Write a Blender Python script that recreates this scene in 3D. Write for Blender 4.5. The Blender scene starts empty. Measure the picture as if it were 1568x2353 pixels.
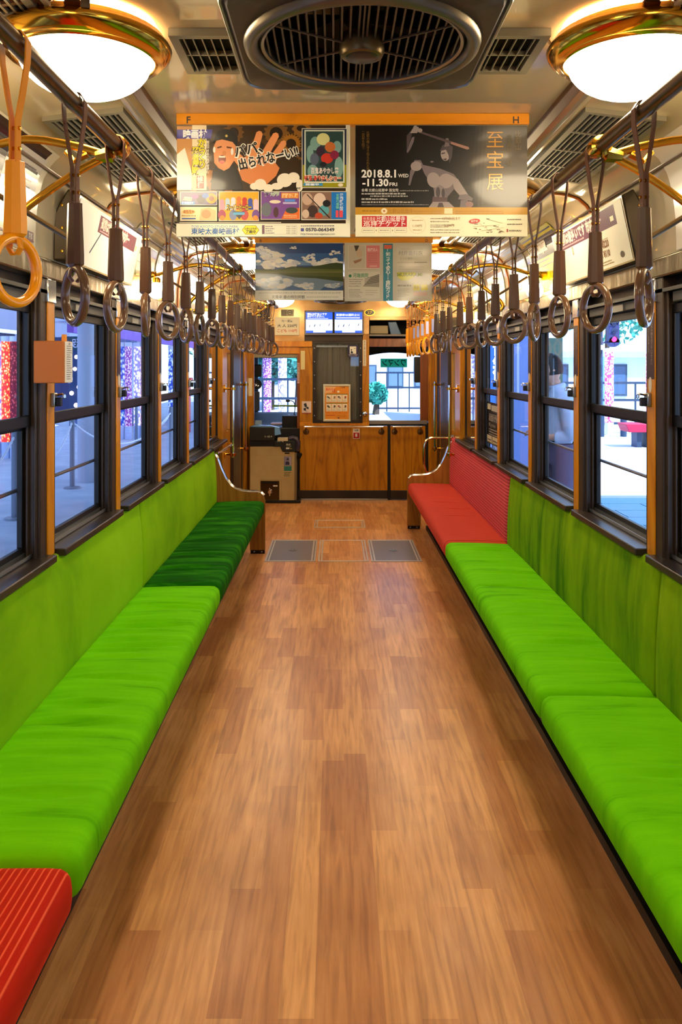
import bpy, math, random
from math import sin, cos, pi, radians
from mathutils import Vector, Matrix, noise

# ---------------------------------------------------------------- camera, sky, sun, exposure
SC = bpy.context.scene
COL = SC.collection
FPX, VX, VY = 1850.0, 770.0, 841.0            # focal length and vanishing point in photo pixels
CAMX = -0.055
cam_d = bpy.data.cameras.new('camera'); cam = bpy.data.objects.new('camera', cam_d); COL.objects.link(cam)
cam.location = (CAMX, 0, 1.5); cam.rotation_euler = (pi/2, 0, 0)
cam_d.sensor_width = 36; cam_d.lens = FPX/2353*36
cam_d.shift_x = (784-VX)/2353; cam_d.shift_y = -(1176.5-VY)/2353
cam_d.clip_start = 0.02; cam_d.clip_end = 300
SC.camera = cam
SC.view_settings.view_transform = 'Standard'; SC.view_settings.look = 'None'
SC.view_settings.gamma = 1; SC.view_settings.use_curve_mapping = False
SC.view_settings.exposure = 1.6
SC.cycles.max_bounces = 7; SC.cycles.diffuse_bounces = 3; SC.cycles.glossy_bounces = 4
SC.cycles.transparent_max_bounces = 12; SC.cycles.sample_clamp_indirect = 4
SC.cycles.use_denoising = True

def hexc(h, a=1.0):
    h = h.lstrip('#'); out = []
    for i in (0, 2, 4):
        c = int(h[i:i+2], 16)/255
        out.append(c/12.92 if c <= 0.04045 else ((c+0.055)/1.055)**2.4)
    return (*out, a)

world = bpy.data.worlds.new('sky'); SC.world = world; world.use_nodes = True
wn = world.node_tree; bgn = wn.nodes['Background']
bgn.inputs['Color'].default_value = (0.40, 0.62, 1.0, 1); bgn.inputs['Strength'].default_value = 1.15
sun_d = bpy.data.lights.new('sun', 'SUN'); sun_d.energy = 6.0; sun_d.angle = radians(1.0); sun_d.color = (0.80, 0.90, 1.0)
sun = bpy.data.objects.new('sun', sun_d); COL.objects.link(sun)
sun.location = (4, 10, 12); sun.rotation_euler = (radians(24), radians(26), 0)

# ---------------------------------------------------------------- materials
MATS = {}
def mat(name, col=(.5,.5,.5,1), rough=.5, metal=0.0, emit=None, estr=0, spec=.33, coat=0, sheen=0, alpha=1):
    if name in MATS: return MATS[name]
    if isinstance(col, str): col = hexc(col)
    m = bpy.data.materials.new(name); m.use_nodes = True
    b = m.node_tree.nodes['Principled BSDF']; I = b.inputs
    I['Base Color'].default_value = col; I['Roughness'].default_value = rough; I['Metallic'].default_value = metal
    I['Specular IOR Level'].default_value = spec; I['Coat Weight'].default_value = coat; I['Coat Roughness'].default_value = .08
    I['Sheen Weight'].default_value = sheen
    if emit is not None:
        if isinstance(emit, str): emit = hexc(emit)
        I['Emission Color'].default_value = emit; I['Emission Strength'].default_value = estr
    MATS[name] = m
    return m
def nodes(m):
    nt = m.node_tree; return nt, nt.nodes, nt.links, nt.nodes['Principled BSDF']
def ramp(N, stops):
    r = N.new('ShaderNodeValToRGB'); e = r.color_ramp.elements
    while len(e) > 1: e.remove(e[0])
    e[0].position = stops[0][0]; e[0].color = hexc(stops[0][1])
    for p, c in stops[1:]:
        x = e.new(p); x.color = hexc(c)
    return r
def coordmap(N, L, scale=(1,1,1), loc=(0,0,0), rot=(0,0,0)):
    t = N.new('ShaderNodeTexCoord'); mp = N.new('ShaderNodeMapping')
    mp.inputs['Scale'].default_value = scale; mp.inputs['Location'].default_value = loc; mp.inputs['Rotation'].default_value = rot
    L.new(t.outputs['Object'], mp.inputs['Vector']); return mp
def add_bump(m, scale=(1,1,1), nscale=40, strength=.2, dist=.002, detail=3):
    nt, N, L, b = nodes(m); mp = coordmap(N, L, scale)
    n = N.new('ShaderNodeTexNoise'); n.inputs['Scale'].default_value = nscale; n.inputs['Detail'].default_value = detail
    L.new(mp.outputs[0], n.inputs['Vector'])
    bp = N.new('ShaderNodeBump'); bp.inputs['Strength'].default_value = strength; bp.inputs['Distance'].default_value = dist
    L.new(n.outputs[0], bp.inputs['Height']); L.new(bp.outputs[0], b.inputs['Normal'])
    return m
def noise_col(m, stops, scale=(1,1,1), nscale=5, detail=4, dist=0.0, rough=.55):
    nt, N, L, b = nodes(m); mp = coordmap(N, L, scale)
    n = N.new('ShaderNodeTexNoise'); n.inputs['Scale'].default_value = nscale; n.inputs['Detail'].default_value = detail
    n.inputs['Distortion'].default_value = dist; n.inputs['Roughness'].default_value = rough
    L.new(mp.outputs[0], n.inputs['Vector']); r = ramp(N, stops)
    L.new(n.outputs[0], r.inputs[0]); L.new(r.outputs[0], b.inputs['Base Color'])
    return m
def wood(name, dark, mid, light, axis='z', rough=.28, scale=1.0, coat=.15):
    m = mat(name, mid, rough, coat=coat); nt, N, L, b = nodes(m)
    s = {'z': (9, 9, 1.1), 'y': (9, 1.1, 9), 'x': (1.1, 9, 9)}[axis]
    mp = coordmap(N, L, tuple(v*scale for v in s))
    n1 = N.new('ShaderNodeTexNoise'); n1.inputs['Scale'].default_value = .9; n1.inputs['Detail'].default_value = 1.5; n1.inputs['Distortion'].default_value = .6
    L.new(mp.outputs[0], n1.inputs['Vector'])
    mu = N.new('ShaderNodeMath'); mu.operation = 'MULTIPLY'; mu.inputs[1].default_value = 13; L.new(n1.outputs[0], mu.inputs[0])
    fr = N.new('ShaderNodeMath'); fr.operation = 'PINGPONG'; fr.inputs[1].default_value = 1; L.new(mu.outputs[0], fr.inputs[0])
    n2 = N.new('ShaderNodeTexNoise'); n2.inputs['Scale'].default_value = 14; n2.inputs['Detail'].default_value = 4
    L.new(mp.outputs[0], n2.inputs['Vector'])
    ad = N.new('ShaderNodeMath'); ad.operation = 'MULTIPLY_ADD'; ad.inputs[1].default_value = .55; L.new(n2.outputs[0], ad.inputs[0])
    h = N.new('ShaderNodeMath'); h.operation = 'MULTIPLY'; h.inputs[1].default_value = .5; L.new(fr.outputs[0], h.inputs[0])
    L.new(h.outputs[0], ad.inputs[2])
    r = ramp(N, [(.12, dark), (.38, mid), (.8, light)]); L.new(ad.outputs[0], r.inputs[0]); L.new(r.outputs[0], b.inputs['Base Color'])
    return m

ENAMEL = mat('glossy_beige_enamel', '#cdbd9a', .10, coat=.9)
ENAMEL.node_tree.nodes['Principled BSDF'].inputs['Coat Roughness'].default_value = .03
noise_col(ENAMEL, [(.3, '#c2b18c'), (.7, '#cfbf9c')], nscale=1.3, detail=2)
BAND = mat('aged_brass_band', '#7d7054', .22, .75); add_bump(BAND, (1, 3, 1), 6, .25, .01, 2)
BRONZE = mat('dark_bronze_frame', '#2a211a', .35, .1); noise_col(BRONZE, [(.3, '#211a15'), (.7, '#362b21')], nscale=3)
BRONZEL = mat('brown_anodised_pillar', '#3d2f24', .4, .2)
BLACKM = mat('black_metal', '#120e0c', .42, .0)
BLACKR = mat('black_rubber', '#060606', .7)
DARKIN = mat('dark_interior', '#070605', .8)
CHROME = mat('chrome', '#d8d8dc', .12, 1.0)
STEEL = mat('brushed_steel', '#9c9a94', .3, .9)
BRASS = mat('polished_brass', '#e3a93a', .16, 1.0)
BRASSD = mat('antique_brass_rail', '#6b5233', .28, .85)
BROWNTR = mat('brown_trim', '#5d3a26', .35)
WOODP = wood('oak_grain_panel', '#744402', '#a86804', '#bc7c0a', 'z', .35, .8, .1)
WOODS = wood('orange_wood_strip', '#ac650a', '#c6780c', '#d48a14', 'z', .35, .6, .1)
WOODSX = wood('orange_wood_bar', '#cc7c08', '#e38e0c', '#ee9c14', 'x', .35, .6, .1)
WOODR = wood('red_brown_wood', '#5a2c10', '#743c16', '#85491d', 'z', .3, .8)
WOODE = wood('seat_end_oak', '#7d4c1c', '#9c6424', '#ad7530', 'z', .3, .7)
BROWNP = mat('brown_strap_plastic', '#553823', .3, coat=.2)
BROWNL = mat('brown_strap_band', '#6a4430', .5)
RINGB = mat('brown_ring_plastic', '#6e4e34', .2, coat=.3)
ORANGEP = mat('orange_strap_plastic', '#f09408', .35, coat=.1)
ORANGEL = mat('orange_strap_band', '#e48a08', .5)
RINGO = mat('orange_ring_plastic', '#f89a08', .25, coat=.1)
GRILLE = mat('grey_grille', '#8b836d', .4, .2)
GRILLEB = mat('bronze_grille_slat', '#5a4a38', .4, .2)
HOUSING = mat('fan_housing_plastic', '#463a2e', .45)
HRING = mat('fan_ring_grey', '#6d6350', .3, .5)
CREAM = mat('cream_painted_steel', '#b59d67', .4); noise_col(CREAM, [(.35, '#a8905b'), (.65, '#bda670')], nscale=2.2)
CHARC = mat('charcoal_plastic', '#1f2019', .4)
PAPER = mat('white_paper', '#e9e4d2', .45, coat=.2)
GLASS = bpy.data.materials.new('window_glass'); GLASS.use_nodes = True
nt = GLASS.node_tree; nt.nodes.clear()
o_ = nt.nodes.new('ShaderNodeOutputMaterial'); t_ = nt.nodes.new('ShaderNodeBsdfTransparent'); g_ = nt.nodes.new('ShaderNodeBsdfGlossy')
t_.inputs[0].default_value = (.90, .93, .97, 1); g_.inputs['Roughness'].default_value = .02; g_.inputs[0].default_value = (1, 1, 1, 1)
mx = nt.nodes.new('ShaderNodeMixShader'); lw = nt.nodes.new('ShaderNodeLayerWeight'); lw.inputs[0].default_value = .5
pw = nt.nodes.new('ShaderNodeMath'); pw.operation = 'POWER'; pw.inputs[1].default_value = 5
ma = nt.nodes.new('ShaderNodeMath'); ma.operation = 'MULTIPLY_ADD'; ma.inputs[1].default_value = .45; ma.inputs[2].default_value = .04
nt.links.new(lw.outputs['Facing'], pw.inputs[0]); nt.links.new(pw.outputs[0], ma.inputs[0]); nt.links.new(ma.outputs[0], mx.inputs[0])
nt.links.new(t_.outputs[0], mx.inputs[1]); nt.links.new(g_.outputs[0], mx.inputs[2]); nt.links.new(mx.outputs[0], o_.inputs[0])
MIRRG = mat('dark_reflecting_glass', '#05060a', .02, spec=1.0, coat=1.0); MIRRG.node_tree.nodes['Principled BSDF'].inputs['IOR'].default_value = 2.2
MIRRG.node_tree.nodes['Principled BSDF'].inputs['Coat Roughness'].default_value = .02
LAMPG = mat('lit_opal_glass', '#ffffff', .2, emit=(1, .82, .54, 1), estr=11.5)
SCONG = mat('lit_opal_globe', '#ffffff', .2, emit=(1, .76, .42, 1), estr=14)

def velvet(name, stops, sheen, sc=(1, 1, 1), nscale=3.5):
    m = mat(name, stops[1][1], .85, sheen=sheen*.3, spec=.06); nt, N, L, b = nodes(m)
    b.inputs['Sheen Roughness'].default_value = .35; b.inputs['Sheen Tint'].default_value = hexc(stops[-1][1])
    noise_col(m, stops, sc, nscale, 5, .4, .6)
    mp = coordmap(N, L, (60, 60, 60)); n = N.new('ShaderNodeTexNoise'); n.inputs['Scale'].default_value = 9; n.inputs['Detail'].default_value = 4
    L.new(mp.outputs[0], n.inputs['Vector']); bp = N.new('ShaderNodeBump'); bp.inputs['Strength'].default_value = .35; bp.inputs['Distance'].default_value = .001
    L.new(n.outputs[0], bp.inputs['Height']); L.new(bp.outputs[0], b.inputs['Normal']); return m
VSEAT = velvet('green_velvet_seat', [(.25, '#489a00'), (.42, '#68c400'), (.75, '#78d404')], .3, (.9, 6, 1), 2.6)
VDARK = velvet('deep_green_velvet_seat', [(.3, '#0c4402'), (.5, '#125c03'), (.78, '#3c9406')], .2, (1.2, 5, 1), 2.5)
VBACKL = velvet('lime_velvet_back', [(.3, '#6ea006'), (.5, '#8abc0a'), (.75, '#98c814')], .35, (1, .8, .8), 2)
VBACKR = velvet('moss_velvet_back', [(.32, '#3a6a02'), (.48, '#6a9003'), (.7, '#88a806')], .3, (1, 2.6, .6), 2.6)
def stripe(name, c1, c2, axis, period, w=.35):
    m = mat(name, c1, .85, spec=.15, sheen=.3); nt, N, L, b = nodes(m)
    b.inputs['Sheen Tint'].default_value = hexc(c2)
    t = N.new('ShaderNodeTexCoord'); s = N.new('ShaderNodeSeparateXYZ'); L.new(t.outputs['Object'], s.inputs[0])
    mu = N.new('ShaderNodeMath'); mu.operation = 'DIVIDE'; mu.inputs[1].default_value = period/2; L.new(s.outputs[axis], mu.inputs[0])
    pp = N.new('ShaderNodeMath'); pp.operation = 'PINGPONG'; pp.inputs[1].default_value = 1; L.new(mu.outputs[0], pp.inputs[0])
    r = ramp(N, [(0, c1), (w, c1), (w+.25, c2), (1, c2)]); L.new(pp.outputs[0], r.inputs[0]); L.new(r.outputs[0], b.inputs['Base Color'])
    bp = N.new('ShaderNodeBump'); bp.inputs['Strength'].default_value = .5; bp.inputs['Distance'].default_value = .002
    L.new(pp.outputs[0], bp.inputs['Height']); L.new(bp.outputs[0], b.inputs['Normal']); return m
REDX = stripe('red_corduroy_seat', '#c01c04', '#f0643a', 0, .0155, .66)
REDS = stripe('red_ribbed_seat', '#a82a20', '#d44a34', 1, .022, .3)
REDB = stripe('red_ribbed_back', '#a83438', '#cf5050', 2, .020, .3)

FLOORM = mat('wood_print_vinyl', '#b07a50', .5, spec=.45, coat=.35)
FLOORM.node_tree.nodes['Principled BSDF'].inputs['Coat Roughness'].default_value = .24
nt, N, L, b = nodes(FLOORM)
t = N.new('ShaderNodeTexCoord'); mp = N.new('ShaderNodeMapping'); mp.inputs['Rotation'].default_value = (0, 0, pi/2); mp.inputs['Location'].default_value = (.3, .02, 0)
L.new(t.outputs['Object'], mp.inputs['Vector'])
def brick(ca, cb, off, sq, seed):
    br = N.new('ShaderNodeTexBrick'); br.offset = off; br.offset_frequency = 2; br.squash = sq; br.squash_frequency = 3
    br.inputs['Color1'].default_value = hexc(ca); br.inputs['Color2'].default_value = hexc(cb); br.inputs['Mortar'].default_value = hexc(ca)
    br.inputs['Scale'].default_value = 1; br.inputs['Mortar Size'].default_value = .0; br.inputs['Bias'].default_value = seed
    br.inputs['Brick Width'].default_value = .46; br.inputs['Row Height'].default_value = .083
    L.new(mp.outputs[0], br.inputs['Vector']); return br
b1 = brick('#ffc07a', '#d8935a', .37, 1.4, 0.0)
mp2 = coordmap(N, L, (26, 1.6, 1)); n1 = N.new('ShaderNodeTexNoise'); n1.inputs['Scale'].default_value = 2.2; n1.inputs['Detail'].default_value = 6; n1.inputs['Distortion'].default_value = .5
L.new(mp2.outputs[0], n1.inputs['Vector']); r1 = ramp(N, [(.28, '#b8a08c'), (.5, '#ecdfd0'), (.7, '#ffffff')]); L.new(n1.outputs[0], r1.inputs[0])
mm = N.new('ShaderNodeMix'); mm.data_type = 'RGBA'; mm.blend_type = 'MULTIPLY'; mm.inputs[0].default_value = .75
L.new(b1.outputs[0], mm.inputs[6]); L.new(r1.outputs[0], mm.inputs[7])
mp3 = coordmap(N, L, (1, .8, 1)); n3 = N.new('ShaderNodeTexNoise'); n3.inputs['Scale'].default_value = 2.4; n3.inputs['Detail'].default_value = 8
L.new(mp3.outputs[0], n3.inputs['Vector']); r3 = ramp(N, [(.35, '#d2c4b4'), (.6, '#ffffff')]); L.new(n3.outputs[0], r3.inputs[0])
m3 = N.new('ShaderNodeMix'); m3.data_type = 'RGBA'; m3.blend_type = 'MULTIPLY'; m3.inputs[0].default_value = .55
L.new(mm.outputs[2], m3.inputs[6]); L.new(r3.outputs[0], m3.inputs[7]); L.new(m3.outputs[2], b.inputs['Base Color'])
rr = N.new('ShaderNodeMapRange'); rr.inputs['To Min'].default_value = .28; rr.inputs['To Max'].default_value = .44
L.new(n3.outputs[0], rr.inputs[0]); L.new(rr.outputs[0], b.inputs['Roughness'])
n4 = N.new('ShaderNodeTexNoise'); n4.inputs['Scale'].default_value = 45; n4.inputs['Detail'].default_value = 5
L.new(t.outputs['Object'], n4.inputs['Vector']); bp = N.new('ShaderNodeBump'); bp.inputs['Strength'].default_value = .18; bp.inputs['Distance'].default_value = .002
L.new(n4.outputs[0], bp.inputs['Height']); L.new(bp.outputs[0], b.inputs['Normal'])

# ---------------------------------------------------------------- mesh helpers
class MB:
    def __init__(s): s.v = []; s.f = []; s.m = []
    def add(s, vs, fs, mi=0):
        k = len(s.v); s.v += [tuple(p) for p in vs]; s.f += [tuple(i+k for i in f) for f in fs]; s.m += [mi]*len(fs); return s
    def box(s, x0, y0, z0, x1, y1, z1, mi=0):
        x0, x1 = sorted((x0, x1)); y0, y1 = sorted((y0, y1)); z0, z1 = sorted((z0, z1))
        return s.add([(x0,y0,z0),(x1,y0,z0),(x1,y1,z0),(x0,y1,z0),(x0,y0,z1),(x1,y0,z1),(x1,y1,z1),(x0,y1,z1)],
                     [(0,3,2,1),(4,5,6,7),(0,1,5,4),(1,2,6,5),(2,3,7,6),(3,0,4,7)], mi)
    def quad(s, a, b, c, d, mi=0): return s.add([a, b, c, d], [(0,1,2,3)], mi)
    def tube(s, path, r, n=8, closed=False, mi=0, flat=None):
        P = [Vector(p) for p in path]; m = len(P); vs = []; fs = []
        up = Vector((0,0,1)); prev = None
        for i, p in enumerate(P):
            if closed: d = P[(i+1) % m]-P[i-1]
            else: d = P[min(i+1, m-1)]-P[max(i-1, 0)]
            d.normalize()
            if prev is None:
                a = d.cross(up)
                if a.length < .1: a = d.cross(Vector((1,0,0)))
            else: a = prev-d*prev.dot(d)
            a.normalize(); b = d.cross(a); prev = a
            ri = r[i] if isinstance(r, (list, tuple)) else r
            for k in range(n):
                t = 2*pi*k/n+(pi/n if n == 4 else 0)
                vs.append(p+a*cos(t)*ri*(flat[0] if flat else 1)+b*sin(t)*ri*(flat[1] if flat else 1))
        for i in range(m if closed else m-1):
            for k in range(n):
                j = (i+1) % m
                fs.append((i*n+k, i*n+(k+1) % n, j*n+(k+1) % n, j*n+k))
        if not closed: fs += [tuple(range(n))[::-1], tuple(range((m-1)*n, m*n))]
        return s.add(vs, fs, mi)
    def lathe(s, prof, n=32, c=(0,0,0), axis='z', mi=0, capped=False):
        vs = []; fs = []
        for r, h in prof:
            for k in range(n):
                t = 2*pi*k/n; x, y = r*cos(t), r*sin(t)
                vs.append({'z': (c[0]+x, c[1]+y, c[2]+h), 'y': (c[0]+x, c[1]+h, c[2]+y), 'x': (c[0]+h, c[1]+x, c[2]+y)}[axis])
        for i in range(len(prof)-1):
            for k in range(n): fs.append((i*n+k, i*n+(k+1) % n, (i+1)*n+(k+1) % n, (i+1)*n+k))
        if capped: fs += [tuple(range(n))[::-1], tuple(range((len(prof)-1)*n, len(prof)*n))]
        return s.add(vs, fs, mi)
    def prism(s, poly, a, b, axis='y', mi=0):
        n = len(poly)
        def P(p, h): return {'y': (p[0], h, p[1]), 'x': (h, p[0], p[1]), 'z': (p[0], p[1], h)}[axis]
        vs = [P(p, a) for p in poly]+[P(p, b) for p in poly]
        fs = [tuple(range(n)), tuple(range(2*n-1, n-1, -1))]+[(i, i+n, (i+1) % n+n, (i+1) % n) for i in range(n)]
        return s.add(vs, fs, mi)
    def strip(s, prof, a, b, axis='y', mi=0, seg=1):
        n = len(prof); vs = []; fs = []
        for j in range(seg+1):
            h = a+(b-a)*j/seg
            for p in prof: vs.append({'y': (p[0], h, p[1]), 'x': (h, p[0], p[1])}[axis])
        for j in range(seg):
            for i in range(n-1): fs.append((j*n+i, j*n+i+1, (j+1)*n+i+1, (j+1)*n+i))
        return s.add(vs, fs, mi)
    def build(s, name, mats, parent=None, smooth=35, bevel=0, flip=True, seg=2):
        me = bpy.data.meshes.new(name); me.from_pydata(s.v, [], s.f)
        if not isinstance(mats, (list, tuple)): mats = [mats]
        for m in mats: me.materials.append(m)
        if len(mats) > 1: me.polygons.foreach_set('material_index', s.m)
        me.update()
        if smooth:
            me.polygons.foreach_set('use_smooth', [True]*len(me.polygons)); me.set_sharp_from_angle(angle=radians(smooth))
        o = bpy.data.objects.new(name, me); COL.objects.link(o)
        if parent is not None: o.parent = parent; o.matrix_parent_inverse = Matrix.Identity(4); loc(o, parent)
        if bevel:
            md = o.modifiers.new('bevel', 'BEVEL'); md.width = bevel; md.segments = seg; md.limit_method = 'ANGLE'; md.angle_limit = radians(40)
        return o
def world_loc(o):
    p = Vector(o.location)
    while o.parent is not None: o = o.parent; p += Vector(o.location)
    return p
def loc(o, parent):
    # geometry is written in world coordinates: offset the part by its parents' place
    o.location = -world_loc(parent) if parent.get('_local') is None else (0, 0, 0)
    if parent.get('_local') is not None: o['_local'] = 1
def tag(o, label=None, cat=None, group=None, kind=None):
    if label: o['label'] = label
    if cat: o['category'] = cat
    if group: o['group'] = group
    if kind: o['kind'] = kind
    return o
def thing(name, label, cat, at=(0,0,0), group=None, local=False, kind=None):
    o = bpy.data.objects.new(name, None); COL.objects.link(o); o.location = at; o.empty_display_size = .05
    if local: o['_local'] = 1
    return tag(o, label, cat, group, kind)
def struct(name, mb, mats, bevel=0, smooth=35):
    return tag(mb.build(name, mats, bevel=bevel, smooth=smooth), kind='structure')
def copytree(o, parent=None):
    c = o.copy(); COL.objects.link(c); c.parent = parent
    for ch in list(KIDS.get(o.name, [])) or [k for k in o.children]: copytree(ch, c)
    return c
KIDS = {}
def lrp(a, b, t): return a+(b-a)*t
def bez(p0, p1, p2, p3, n=10):
    out = []
    for i in range(n+1):
        t = i/n; u = 1-t
        out.append(tuple(u**3*a+3*u*u*t*b+3*u*t*t*c+t**3*d for a, b, c, d in zip(p0, p1, p2, p3)))
    return out
def arcpath(c, r, a0, a1, n, f):   # f maps (u,v) to 3D
    return [f(c[0]+r*cos(lrp(a0, a1, i/n)), c[1]+r*sin(lrp(a0, a1, i/n))) for i in range(n+1)]
def at(px, py, Y): return ((px-VX)*Y/FPX+CAMX, Y, 1.5-(py-VY)*Y/FPX)

def softbox(x0, x1, y0, y1, z0, z1, r, nx, ny, nz, fn=None, hard=None):
    """rounded cushion: grid box whose points are pulled to a radius; fn(x,y,z,nx,ny,nz)->offset"""
    mb = MB(); cx, cy, cz = (x0+x1)/2, (y0+y1)/2, (z0+z1)/2; hx, hy, hz = (x1-x0)/2, (y1-y0)/2, (z1-z0)/2
    idx = {}; vs = []
    def pt(i, j, k):
        key = (i, j, k)
        if key in idx: return idx[key]
        p = Vector((-hx+2*hx*i/nx, -hy+2*hy*j/ny, -hz+2*hz*k/nz))
        q = Vector((max(-hx+r, min(hx-r, p.x)), max(-hy+r, min(hy-r, p.y)), max(-hz+r, min(hz-r, p.z))))
        d = p-q
        if d.length > 1e-9: d.normalize(); p = q+d*r
        w = Vector((p.x+cx, p.y+cy, p.z+cz))
        if fn: w = w+Vector(fn(w.x, w.y, w.z, (w.x-x0)/(x1-x0), (w.y-y0)/(y1-y0), (w.z-z0)/(z1-z0)))
        idx[key] = len(vs); vs.append(w); return idx[key]
    fs = []
    for k, s in ((0, 0), (nz, 1)):
        for i in range(nx):
            for j in range(ny):
                q = (pt(i,j,k), pt(i+1,j,k), pt(i+1,j+1,k), pt(i,j+1,k)); fs.append(q if s else q[::-1])
    for i, s in ((0, 0), (nx, 1)):
        for j in range(ny):
            for k in range(nz):
                q = (pt(i,j,k), pt(i,j+1,k), pt(i,j+1,k+1), pt(i,j,k+1)); fs.append(q if s else q[::-1])
    for j, s in ((0, 0), (ny, 1)):
        for i in range(nx):
            for k in range(nz):
                q = (pt(i,j,k), pt(i,j,k+1), pt(i+1,j,k+1), pt(i+1,j,k)); fs.append(q if s else q[::-1])
    mb.add(vs, fs); return mb

# ---------------------------------------------------------------- flat print
TC = {}
def textgeo(body, bold=0.0):
    key = (body, bold)
    if key in TC: return TC[key]
    cu = bpy.data.curves.new('t', 'FONT'); cu.body = body; cu.size = 1; cu.resolution_u = 2; cu.offset = bold; cu.fill_mode = 'FRONT'
    o = bpy.data.objects.new('t', cu); m = o.to_mesh()
    vs = [(v.co.x, v.co.y) for v in m.vertices]; fs = [tuple(p.vertices) for p in m.polygons]
    o.to_mesh_clear(); bpy.data.objects.remove(o); bpy.data.curves.remove(cu)
    par = list(range(len(vs)))       # islands get their own hair-thin level so that bold neighbours never share a plane
    def find(i):
        while par[i] != i: par[i] = par[par[i]]; i = par[i]
        return i
    for f in fs:
        r0 = find(f[0])
        for k in f[1:]: par[find(k)] = r0
    ids = {}; lev = [ids.setdefault(find(i), len(ids)) % 4*.22 for i in range(len(vs))]
    vs = [(x, y, l) for (x, y), l in zip(vs, lev)]
    TC[key] = (vs, fs); return TC[key]
class Print:
    """flat print on a sheet: fn(u, v, layer) -> 3D; every colour is a material slot"""
    def __init__(s, fn, rough=.4, glow=0): s.fn = fn; s.mb = MB(); s.cols = {}; s.mats = []; s.rough = rough; s.lay = 1; s.glow = glow
    def ci(s, c):
        if c not in s.cols:
            s.cols[c] = len(s.mats)
            if s.glow: s.mats.append(mat('glow_%s_%g' % (c.strip('#'), s.glow), '#101010', .3, emit=c, estr=s.glow))
            else: s.mats.append(mat('print_%s_%g' % (c.strip('#'), s.rough), c, s.rough, coat=.25 if s.rough < .45 else 0))
        return s.cols[c]
    def poly(s, pts, c, hold=False):
        if not hold: s.lay += 1
        n = len(pts); s.mb.add([s.fn(u, v, s.lay) for u, v in pts], [tuple(range(n))], s.ci(c)); return s
    def rect(s, u0, v0, u1, v1, c, seg=1, hold=False):
        if not hold: s.lay += 1
        for i in range(seg):
            a, b = lrp(u0, u1, i/seg), lrp(u0, u1, (i+1)/seg)
            s.mb.add([s.fn(a, v0, s.lay), s.fn(b, v0, s.lay), s.fn(b, v1, s.lay), s.fn(a, v1, s.lay)], [(0,1,2,3)], s.ci(c))
        return s
    def grid(s, u0, v0, u1, v1, c, nu=1, nv=8):
        s.lay += 1
        for j in range(nv):
            a, b = lrp(v0, v1, j/nv), lrp(v0, v1, (j+1)/nv)
            for i in range(nu):
                p, q = lrp(u0, u1, i/nu), lrp(u0, u1, (i+1)/nu)
                s.mb.add([s.fn(p, a, s.lay), s.fn(q, a, s.lay), s.fn(q, b, s.lay), s.fn(p, b, s.lay)], [(0,1,2,3)], s.ci(c))
        return s
    def ell(s, cu, cv, ru, rv, c, n=20, rot=0, hold=False):
        return s.poly([(cu+ru*cos(2*pi*i/n)*cos(rot)-rv*sin(2*pi*i/n)*sin(rot), cv+ru*cos(2*pi*i/n)*sin(rot)+rv*sin(2*pi*i/n)*cos(rot)) for i in range(n)], c, hold)
    def ring(s, cu, cv, r0, r1, c, n=28, a0=0, a1=2*pi):
        s.lay += 1
        for i in range(n):
            a, b = lrp(a0, a1, i/n), lrp(a0, a1, (i+1)/n)
            s.mb.add([s.fn(cu+r*cos(t), cv+r*sin(t), s.lay) for r, t in ((r0, a), (r1, a), (r1, b), (r0, b))], [(0,1,2,3)], s.ci(c))
        return s
    def frame(s, u0, v0, u1, v1, w, c):
        s.rect(u0, v0, u1, v0+w, c); s.rect(u0, v1-w, u1, v1, c, hold=True); s.rect(u0, v0+w, u0+w, v1-w, c, hold=True); s.rect(u1-w, v0+w, u1, v1-w, c, hold=True); return s
    def text(s, body, u, v, h, c, bold=.0, w=None, rot=0, anchor='l', mirror=False, hold=False):
        """baseline start (u,v), cap height ~h; w squeezes to a given width"""
        vs, fs = textgeo(body, bold)
        if not vs: return s
        x0 = min(p[0] for p in vs); x1 = max(p[0] for p in vs); sc = h/.72
        sx = sc if w is None else w/(x1-x0)
        if not hold: s.lay += 1
        W = (x1-x0)*sx; off = {'l': 0, 'c': -W/2, 'r': -W}[anchor]; out = []
        for x, y, lv in vs:
            a = (x-x0)*sx
            if mirror: a = W-a
            a += off; b = y*sc
            out.append(s.fn(u+a*cos(rot)-b*sin(rot), v+a*sin(rot)+b*cos(rot), s.lay+lv))
        s.mb.add(out, fs, s.ci(c)); return s
    def vtext(s, body, u, v, h, c, bold=.0, step=1.15):
        for i, ch in enumerate(body): s.text(ch, u, v-i*h*step, h*.85, c, bold, anchor='c')
        return s
    def lines(s, u0, v0, u1, n, dv, c, h, rnd=0, seed=1):
        R = random.Random(seed); s.lay += 1
        for i in range(n):
            e = u1-(u1-u0)*R.random()*rnd; v = v0-i*dv; a = u0
            while a < e-1e-6:     # short dashes that read as small print
                b = min(e, a+h*R.uniform(.6, 2.2)); s.rect(a, v, b, v+h*R.uniform(.7, 1), c, hold=True); a = b+h*R.uniform(.2, .5)
        return s
    def build(s, name, parent): return s.mb.build(name, s.mats, parent, smooth=0)
EPS = .00005
def facing(px0, py0, px1, py1, Y, U, V):
    """flat sheet facing the camera (towards -y) spanning photo pixels; U,V = print units wide/high, v up"""
    a = at(px0, py0, Y); b = at(px1, py1, Y)
    return lambda u, v, l: (lrp(a[0], b[0], u/U), Y-EPS*l-.0003, lrp(b[2], a[2], v/V))

# ================================================================ THE TRAM BODY
Y0, YF = -2.6, 9.0                # rear end and front bulkhead
POSTS = [2.75+.857*k for k in range(-6, 5)]   # last one 6.178
LASTP = POSTS[-1]
# floor
m = MB(); m.box(-1.16, Y0, -.06, 1.16, 10.3, 0); struct('floor', m, FLOORM)
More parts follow.
